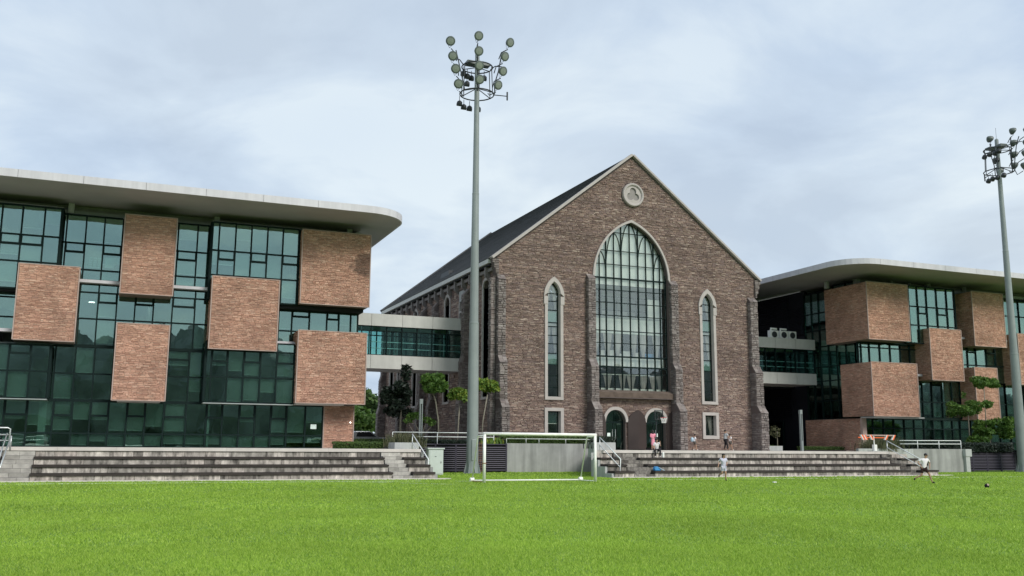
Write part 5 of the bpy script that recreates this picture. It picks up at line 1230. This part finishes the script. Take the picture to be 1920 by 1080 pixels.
# ------------------------------------------------------------------ people
def person(name_label, pos, rotz, H, J, clothes, hair='short', face_down=0, cat='person', gap=0, hairm='hair', scale_r=1.0):
    """J: joints in units of height, facing -Y at rotz 0"""
    t = thing('person', pos, name_label, cat); t.rotation_euler = (0, 0, rotz); ROOT[t.name] = Vector((0, 0, 0))
    def sk(name, verts, edges, rad, m, parent, lvl=2):
        me = bpy.data.meshes.new(name); me.from_pydata([tuple(Vector(v) * H) for v in verts], edges, []); me.materials.append(MT[m])
        o = bpy.data.objects.new(name, me); COL.objects.link(o); o.parent = parent
        o.modifiers.new('skin', 'SKIN'); sv = me.skin_vertices[0].data
        for i, r_ in enumerate(rad): sv[i].radius = (r_[0] * H, r_[1] * H) if isinstance(r_, tuple) else (r_ * H * scale_r, r_ * H * scale_r)
        sv[0].use_root = True
        s = o.modifiers.new('sub', 'SUBSURF'); s.levels = lvl; s.render_levels = lvl
        return o
    V = []; E = []; Rr = []; idx = {}
    def add(k, p, r_, parent=None):
        idx[k] = len(V); V.append(p); Rr.append(r_)
        if parent: E.append((idx[parent], idx[k]))
    add('pelvis', J['pelvis'], (.062, .05)); add('waist', J['waist'], (.056, .046), 'pelvis'); add('chest', J['chest'], (.066, .052), 'waist'); add('neck0', J['neck'], .028, 'chest')
    hd = Vector(J['head']); nk = Vector(J['neck'])
    add('jaw', tuple(nk.lerp(hd, .55)), (.036, .042), 'neck0'); add('skull', tuple(hd), (.048, .056), 'jaw'); add('crown', tuple(hd + Vector((0, .004, .045))), .034, 'skull')
    for s in 'LR':
        sg = 1 if s == 'L' else -1
        add('sh' + s, J['sh' + s], .032, 'chest'); add('el' + s, J['el' + s], .022, 'sh' + s); add('wr' + s, J['wr' + s], .014, 'el' + s)
        d = (Vector(J['wr' + s]) - Vector(J['el' + s])).normalized(); pl = Vector(J['wr' + s]) + d * .035; add('palm' + s, tuple(pl), (.02, .011), 'wr' + s)
        sd_ = d.orthogonal().normalized()
        for f in range(4):
            off = sd_ * ((f - 1.5) * .011); ln = (.034, .040, .037, .028)[f]
            add('f%d%s' % (f, s), tuple(pl + d * .012 + off), .0055, 'palm' + s); add('g%d%s' % (f, s), tuple(pl + d * (.012 + ln) + off * 1.1 + d.cross(sd_) * .012), .0042, 'f%d%s' % (f, s))
        add('th' + s, tuple(pl - d * .012 + sd_ * .030 * sg), .006, 'palm' + s)
        add('hip' + s, J['hip' + s], .05, 'pelvis'); add('kn' + s, J['kn' + s], .034, 'hip' + s); add('an' + s, J['an' + s], .021, 'kn' + s); add('toe' + s, J['toe' + s], .020, 'an' + s)
    body = sk('body', V, E, Rr, 'skin', t)
    # face: nose, eyes, mouth, ears
    fd = Vector(J.get('face', (0, -1, 0))).normalized(); side = fd.cross(Vector((0, 0, 1))).normalized(); fc = hd
    def ball(c, r_, m, nm, par=body, sc_=(1, 1, 1)):
        b = MB(); c = Vector(c); n = 8
        for j in range(7):
            ph = math.pi * j / 6
            for q in range(n):
                th = 2 * math.pi * q / n; b.v.append(tuple((c + Vector((math.sin(ph) * math.cos(th) * r_ * sc_[0], math.sin(ph) * math.sin(th) * r_ * sc_[1], math.cos(ph) * r_ * sc_[2]))) * H))
        for j in range(6):
            for q in range(n): b.f.append((j * n + q, j * n + (q + 1) % n, (j + 1) * n + (q + 1) % n, (j + 1) * n + q))
        o = bpy.data.objects.new(nm, None); me = bpy.data.meshes.new(nm); me.from_pydata(b.v, [], b.f); me.materials.append(MT[m]); me.shade_smooth(); o = bpy.data.objects.new(nm, me); COL.objects.link(o); o.parent = par; return o
    ball(fc + fd * .056 + Vector((0, 0, -.006)), .008, 'skin', 'nose')
    for s in (-1, 1): ball(fc + fd * .052 + side * .018 * s + Vector((0, 0, .008)), .0055, 'hair', 'eye'); ball(fc + side * .048 * s, .011, 'skin', 'ear')
    ball(fc + fd * .052 + Vector((0, 0, -.026)), .008, 'darkred', 'mouth', sc_=(1.2, 1, .4))
    if hair == 'short': ball(hd - fd * .012 + Vector((0, 0, .022)), .060, hairm, 'hair', sc_=(1, 1, .92))
    elif hair == 'long':
        ball(hd - fd * .014 + Vector((0, 0, .020)), .063, hairm, 'hair', sc_=(1, 1, .95)); ball(hd - fd * .03 + Vector((0, 0, -.045)), .055, hairm, 'hair', sc_=(1.15, .9, 1.5))
    elif hair == 'scarf': ball(hd - fd * .010 + Vector((0, 0, .010)), .066, hairm, 'headscarf'); ball(hd + Vector((0, 0, -.07)), .07, hairm, 'headscarf', sc_=(1.2, 1, .9))
    for c in clothes:
        kind = c[0]; m = c[1]; g_ = .012
        if kind == 'shirt' or kind == 'longshirt':
            v = [J['waist'], J['chest'], J['pelvis']]; r_ = [(.088, .080), (.098, .086), (.092, .084)]; e = [(0, 1), (0, 2)]
            k = 3
            for s in 'LR':
                sh, el = Vector(J['sh' + s]), Vector(J['el' + s]); v.append(tuple(sh)); r_.append(.042); e.append((1, k)); 
                if kind == 'shirt': v.append(tuple(sh.lerp(el, .8))); r_.append(.036); e.append((k, k + 1)); k += 2
                else: v += [tuple(el), tuple(el.lerp(Vector(J['wr' + s]), .9))]; r_ += [.032, .022]; e += [(k, k + 1), (k + 1, k + 2)]; k += 3
            if len(c) > 2:
                v.append(tuple(Vector(J['pelvis']) + Vector((0, 0, -c[2])))); r_.append((.105, .085)); e.append((2, k))
            sk(c[3] if len(c) > 3 else 'shirt', v, e, r_, m, t)
        if kind in ('trousers', 'shorts'):
            v = [J['pelvis']]; r_ = [(.086, .078)]; e = []; k = 1
            for s in 'LR':
                hp, kn, an = Vector(J['hip' + s]), Vector(J['kn' + s]), Vector(J['an' + s]); v += [tuple(hp), tuple(hp.lerp(kn, .75 if kind == 'shorts' else 1))]; r_ += [.058, .052 if kind == 'shorts' else .043]; e += [(0, k), (k, k + 1)]; k += 2
                if kind == 'trousers': v.append(tuple(kn.lerp(an, .93))); r_.append(.034); e.append((k - 1, k)); k += 1
            sk(kind, v, e, r_, m, t)
        if kind == 'shoes':
            for s in 'LR':
                an, to = Vector(J['an' + s]), Vector(J['toe' + s]); sk('shoe', [tuple(an), tuple(to)], [(0, 1)], [.029, .024], m, t)
        if kind == 'tie':
            ch = Vector(J['chest']); nk_ = Vector(J['neck']); b = MB(); a = nk_ + fd * .062 + Vector((0, 0, -.02)); z_ = Vector(J['waist']) + fd * .10 + Vector((0.0, 0, .02))
            b.tube([tuple(a * H), tuple((ch + fd * .102) * H), tuple(z_ * H)], .010 * H, 6, .022 * H); o = b.build('tie', m); o.parent = t; o.location = (0, 0, 0)
    return t
def pose(**k):
    J = dict(pelvis=(0, 0, .52), waist=(0, 0, .61), chest=(0, 0, .72), neck=(0, 0, .825), head=(0, -.008, .925),
             shL=(.105, 0, .79), elL=(.13, 0, .63), wrL=(.135, -.03, .49), shR=(-.105, 0, .79), elR=(-.13, 0, .63), wrR=(-.135, -.03, .49),
             hipL=(.05, 0, .50), knL=(.052, -.01, .28), anL=(.052, .01, .045), toeL=(.056, -.07, .022), hipR=(-.05, 0, .50), knR=(-.052, -.01, .28), anR=(-.052, .01, .045), toeR=(-.056, -.07, .022))
    J.update(k); return J
# running boy: heads to the right (+x), body turned three-quarter to the camera
RZ = R(22)   # local -Y towards the camera
# boy at left steps' right end; runs to the right
Jb = pose(pelvis=(-.01, 0, .50), waist=(.01, 0, .59), chest=(.035, -.005, .70), neck=(.055, -.01, .80), head=(.085, -.015, .90), face=(.75, -.65, 0),
          shL=(.125, -.03, .775), elL=(.20, .02, .66), wrL=(.17, -.04, .54), shR=(-.065, .03, .775), elR=(-.17, .04, .69), wrR=(-.12, -.06, .56),
          hipL=(.04, -.02, .48), knL=(.14, -.04, .31), anL=(.22, -.03, .07), toeL=(.30, -.05, .035),
          hipR=(-.05, .02, .48), knR=(-.09, .0, .27), anR=(-.27, .08, .19), toeR=(-.31, .09, .11))
person('boy in white shirt, dark tie and dark shorts running right across the grass', (33.85, 33.55, 0) if False else (34.35, 33.6, 0), -RZ, 1.42, Jb, [('shirt', 'shirt'), ('shorts', 'darkred'), ('shoes', 'blackcloth'), ('tie', 'blackcloth')])
Jg = pose(pelvis=(0, 0, .50), waist=(0, 0, .59), chest=(.005, -.01, .70), neck=(.005, -.012, .81), head=(.01, -.02, .905), face=(.1, -1, 0),
          shL=(.105, 0, .775), elL=(.14, .05, .65), wrL=(.10, -.06, .58), shR=(-.105, 0, .775), elR=(-.15, .05, .66), wrR=(-.19, -.02, .55),
          hipL=(.045, 0, .48), knL=(.055, -.06, .27), anL=(.06, -.01, .045), toeL=(.075, -.08, .025), hipR=(-.045, 0, .48), knR=(-.06, -.02, .27), anR=(-.14, .12, .22), toeR=(-.15, .14, .13))
person('girl with dark bobbed hair and pale blue-grey outfit running towards the camera', (27.35, 39.2, 0), -RZ, 1.34, Jg, [('shorts', 'blueshirt'), ('longshirt' if False else 'shirt', 'blueshirt', .10, 'tunic'), ('shoes', 'blackcloth')], hair='long')
Js = pose(pelvis=(0, .05, .33), waist=(0, .03, .42), chest=(0, -.01, .53), neck=(0, -.035, .635), head=(0, -.06, .725), face=(0, -1, -.25),
          shL=(.105, -.01, .60), elL=(.16, -.03, .47), wrL=(.13, -.10, .62), shR=(-.105, -.01, .60), elR=(-.14, -.02, .45), wrR=(-.12, -.10, .36),
          hipL=(.055, .03, .31), knL=(.11, -.21, .31), anL=(.10, -.19, .05), toeL=(.11, -.27, .025), hipR=(-.055, .03, .31), knR=(-.11, -.21, .31), anR=(-.09, -.19, .05), toeR=(-.10, -.27, .025))
person('person in white top and black trousers sitting on the terrace edge by the right door', (28.35, 47.0, LV[3]), -RZ, 1.34, Js, [('shirt', 'shirt'), ('trousers', 'blackcloth'), ('shoes', 'shoeW')])
Jp = pose(face=(.8, -.5, 0), elR=(-.12, -.06, .66), wrR=(-.04, -.12, .60), elL=(.13, -.05, .66), wrL=(.12, -.14, .72))
person('girl in long pink dress and dark headscarf standing behind the seated person', (31.1, 52.0, TZ), -RZ, 1.25, Jp, [('longshirt', 'pink', .32, 'dress'), ('shoes', 'blackcloth')], hair='scarf')
Jk = pose(face=(1, .1, 0), head=(.012, 0, .92), shL=(.02, -.09, .79), elL=(.05, -.10, .64), wrL=(.10, -.09, .53), shR=(.0, .09, .79), elR=(-.03, .1, .64), wrR=(0, .1, .5),
          knL=(.06, -.04, .28), anL=(.12, -.04, .045), toeL=(.19, -.04, .022), knR=(-.01, .04, .28), anR=(-.10, .04, .06), toeR=(-.04, .04, .022), hipL=(0, -.05, .5), hipR=(0, .05, .5))
kid = person('child with a pale blue backpack walking right below the small window', (37.45, 57, TZ), -RZ, 1.12, Jk, [('shirt', 'shirt'), ('shorts', 'browncloth'), ('shoes', 'shoeW')])
b = MB(); b.box(-.32, -.05, -.16, .16, .54, .94); bp = b.build('backpack', 'bluepale', None); bp.modifiers.new('sub', 'SUBSURF').render_levels = 2; bp.modifiers['sub'].levels = 2
bp.location = kid.location.copy(); bp.rotation_euler = (0, 0, -RZ); tag(bp, 'pale blue backpack on the back of the walking child', 'backpack')
Ja = pose(face=(.9, .3, 0), shL=(.05, -.09, .79), elL=(.12, -.11, .66), wrL=(.20, -.10, .55), shR=(-.02, .10, .79), elR=(-.03, .11, .63), wrR=(.02, .11, .5), knL=(.07, -.04, .28), anL=(.10, -.04, .045), toeL=(.17, -.04, .022), knR=(-.01, .04, .28), anR=(-.07, .04, .05), toeR=(0, .04, .022), hipL=(0, -.05, .5), hipR=(0, .05, .5))
person('adult in grey shirt and black trousers walking right by the hall wall', (40.0, 57.0, TZ), -RZ, 1.46, Ja, [('shirt', 'greyshirt'), ('trousers', 'blackcloth'), ('shoes', 'blackcloth')])
person('child in white top half hidden behind the walking adult', (40.75, 57.5, TZ), -RZ, 1.20, Jk, [('shirt', 'shirt'), ('shorts', 'browncloth'), ('shoes', 'shoeW')])

# bag, ball and litter
b = MB(); b.prism([(27.02, .345), (27.4, .345), (27.34, .47), (27.22, .56), (27.08, .58), (27.0, .46)], 45.0, 45.25, 'y'); t = b.build('bag', 'blue', None, bevel=.04); tag(t, 'bright blue bag lying on the lowest bench board', 'bag')
st_ = MB().tube([(27.25, 44.98, .52), (27.42, 44.95, .42), (27.58, 45.0, .36)], .02, 6).build('strap', 'bluepale'); st_.parent = t
b = MB().box(28.3, 28.42, 46.3, 46.42, LV[3] + .002, LV[3] + .3); tag(b.build('bottle', 'white', None, bevel=.03), 'white bottle between the feet of the seated person', 'bottle')
b = MB().lathe([(.02, -.09), (.07, -.07), (.10, 0), (.07, .06), (.02, .085)], (33.4, 29.4, .09), (.3, .1, 1), 14); o = b.build('ball', 'blackcloth', None, smooth=True); tag(o, 'dark ball lying on the grass at the far right', 'ball')
p_ = MB().lathe([(.03, 0), (.05, .01), (.01, .02)], (33.36, 29.31, .13), (-.2, -1, .4), 8).build('ball_patch', 'trim'); p_.parent = o
b = MB().box(27.8, 27.98, 36.0, 36.12, .02, .07); tag(b.build('litter', 'white', None, bevel=.02), 'small white piece of litter on the grass right of the goal', 'litter')

# ------------------------------------------------------------------ far things in the gap by the bridge
t = thing('parked_car', (19.4, 80, TZ), 'silver parked car half hidden behind the corner of the left block', 'car')
b = MB(); b.prism([(18.6, 1.75), (22.6, 1.75), (22.6, 2.15), (21.9, 2.3), (21.0, 2.35), (20.2, 2.85), (18.9, 2.85), (18.6, 2.5)], 80.0, 81.7, 'y'); b.build('body', 'carsilver', t, bevel=.08)
MB().prism([(19.0, 2.38), (20.75, 2.38), (20.15, 2.77), (19.1, 2.77)], 79.98, 81.72, 'y').build('side_window', 'black', t)
for x in (19.3, 21.8): w_ = MB().lathe([(.3, 0), (.32, .05), (.32, .18), (.3, .2)], (x, 79.95, 1.74), (0, 1, 0), 16).build('wheel', 'tyre', t)
for i, (x, y, z, rx, rz, lb) in enumerate([(26.5, 112, 4.2, 2.6, 3.0, 'dark broad tree in the gap left of the hall'), (29.5, 118, 5.6, 2.8, 3.6, 'lighter green taller tree in the gap left of the hall'), (23.5, 108, 3.8, 2.4, 2.4, 'shaded tree behind the corner of the left block'), (33, 122, 5.5, 3, 3, 'tree mostly hidden behind the rear of the hall')]):
    tree('far_tree', (x, y, TZ), lb, [(x, y, TZ), (x, y, z)], lump(x, y, z, rx, rz, 26, 30 + i, 1.2), 2600, .42, m='treefar' if i == 1 else 'leaf', seed=20 + i, r0=.2, aspect=1.5)
t = thing('street_lamp', (27.8, 100, TZ), 'thin dark lamp post in the gap left of the hall', 'lamp')
MB().tube([(27.6, 100, TZ), (27.6, 100, 8.9)], .06, 8).build('pole', 'darkmetal', t); MB().tube([(27.3, 100, 8.9), (27.6, 100, 9.1), (28.0, 100, 9.1)], .1, 8).build('lamp_head', 'darkmetal', t)
hedge(12, 24, 76, 77.2, TZ, 2.1, 'far low hedge behind the parked car', n=1500, seed=14)

# trees and buildings across the field behind the camera: seen only mirrored in the glass
def wood():
    b = MB(); rnd = random.Random(5)
    x = -190
    core = []
    while x < 460:
        h = 19 + 5 * noise.noise(Vector((x * .03, 1.3, 0))) + rnd.uniform(-1, 1); r_ = rnd.uniform(5, 8)
        y = -75 + rnd.uniform(-8, 8)
        n1_, n2_ = 10, 7; i0 = len(b.v)
        for j in range(n2_ + 1):
            ph = math.pi * j / n2_
            for q in range(n1_):
                th = 2 * math.pi * q / n1_; k = 1 + .35 * noise.noise(Vector((x + q * 1.7, j * 1.3, 3)))
                b.v.append((x + math.sin(ph) * math.cos(th) * r_ * k, y + math.sin(ph) * math.sin(th) * r_ * k, h * .5 + math.cos(ph) * h * .5 * (.9 + .2 * k)))
        for j in range(n2_):
            for q in range(n1_): a = i0 + j * n1_; c = i0 + (j + 1) * n1_; b.f.append((a + q, a + (q + 1) % n1_, c + (q + 1) % n1_, c + q))
        x += r_ * .55
    tag(b.build('distant_wood', 'woodfar', None), 'dark wood across the field behind the viewer', 'wood', kind='stuff')
wood()
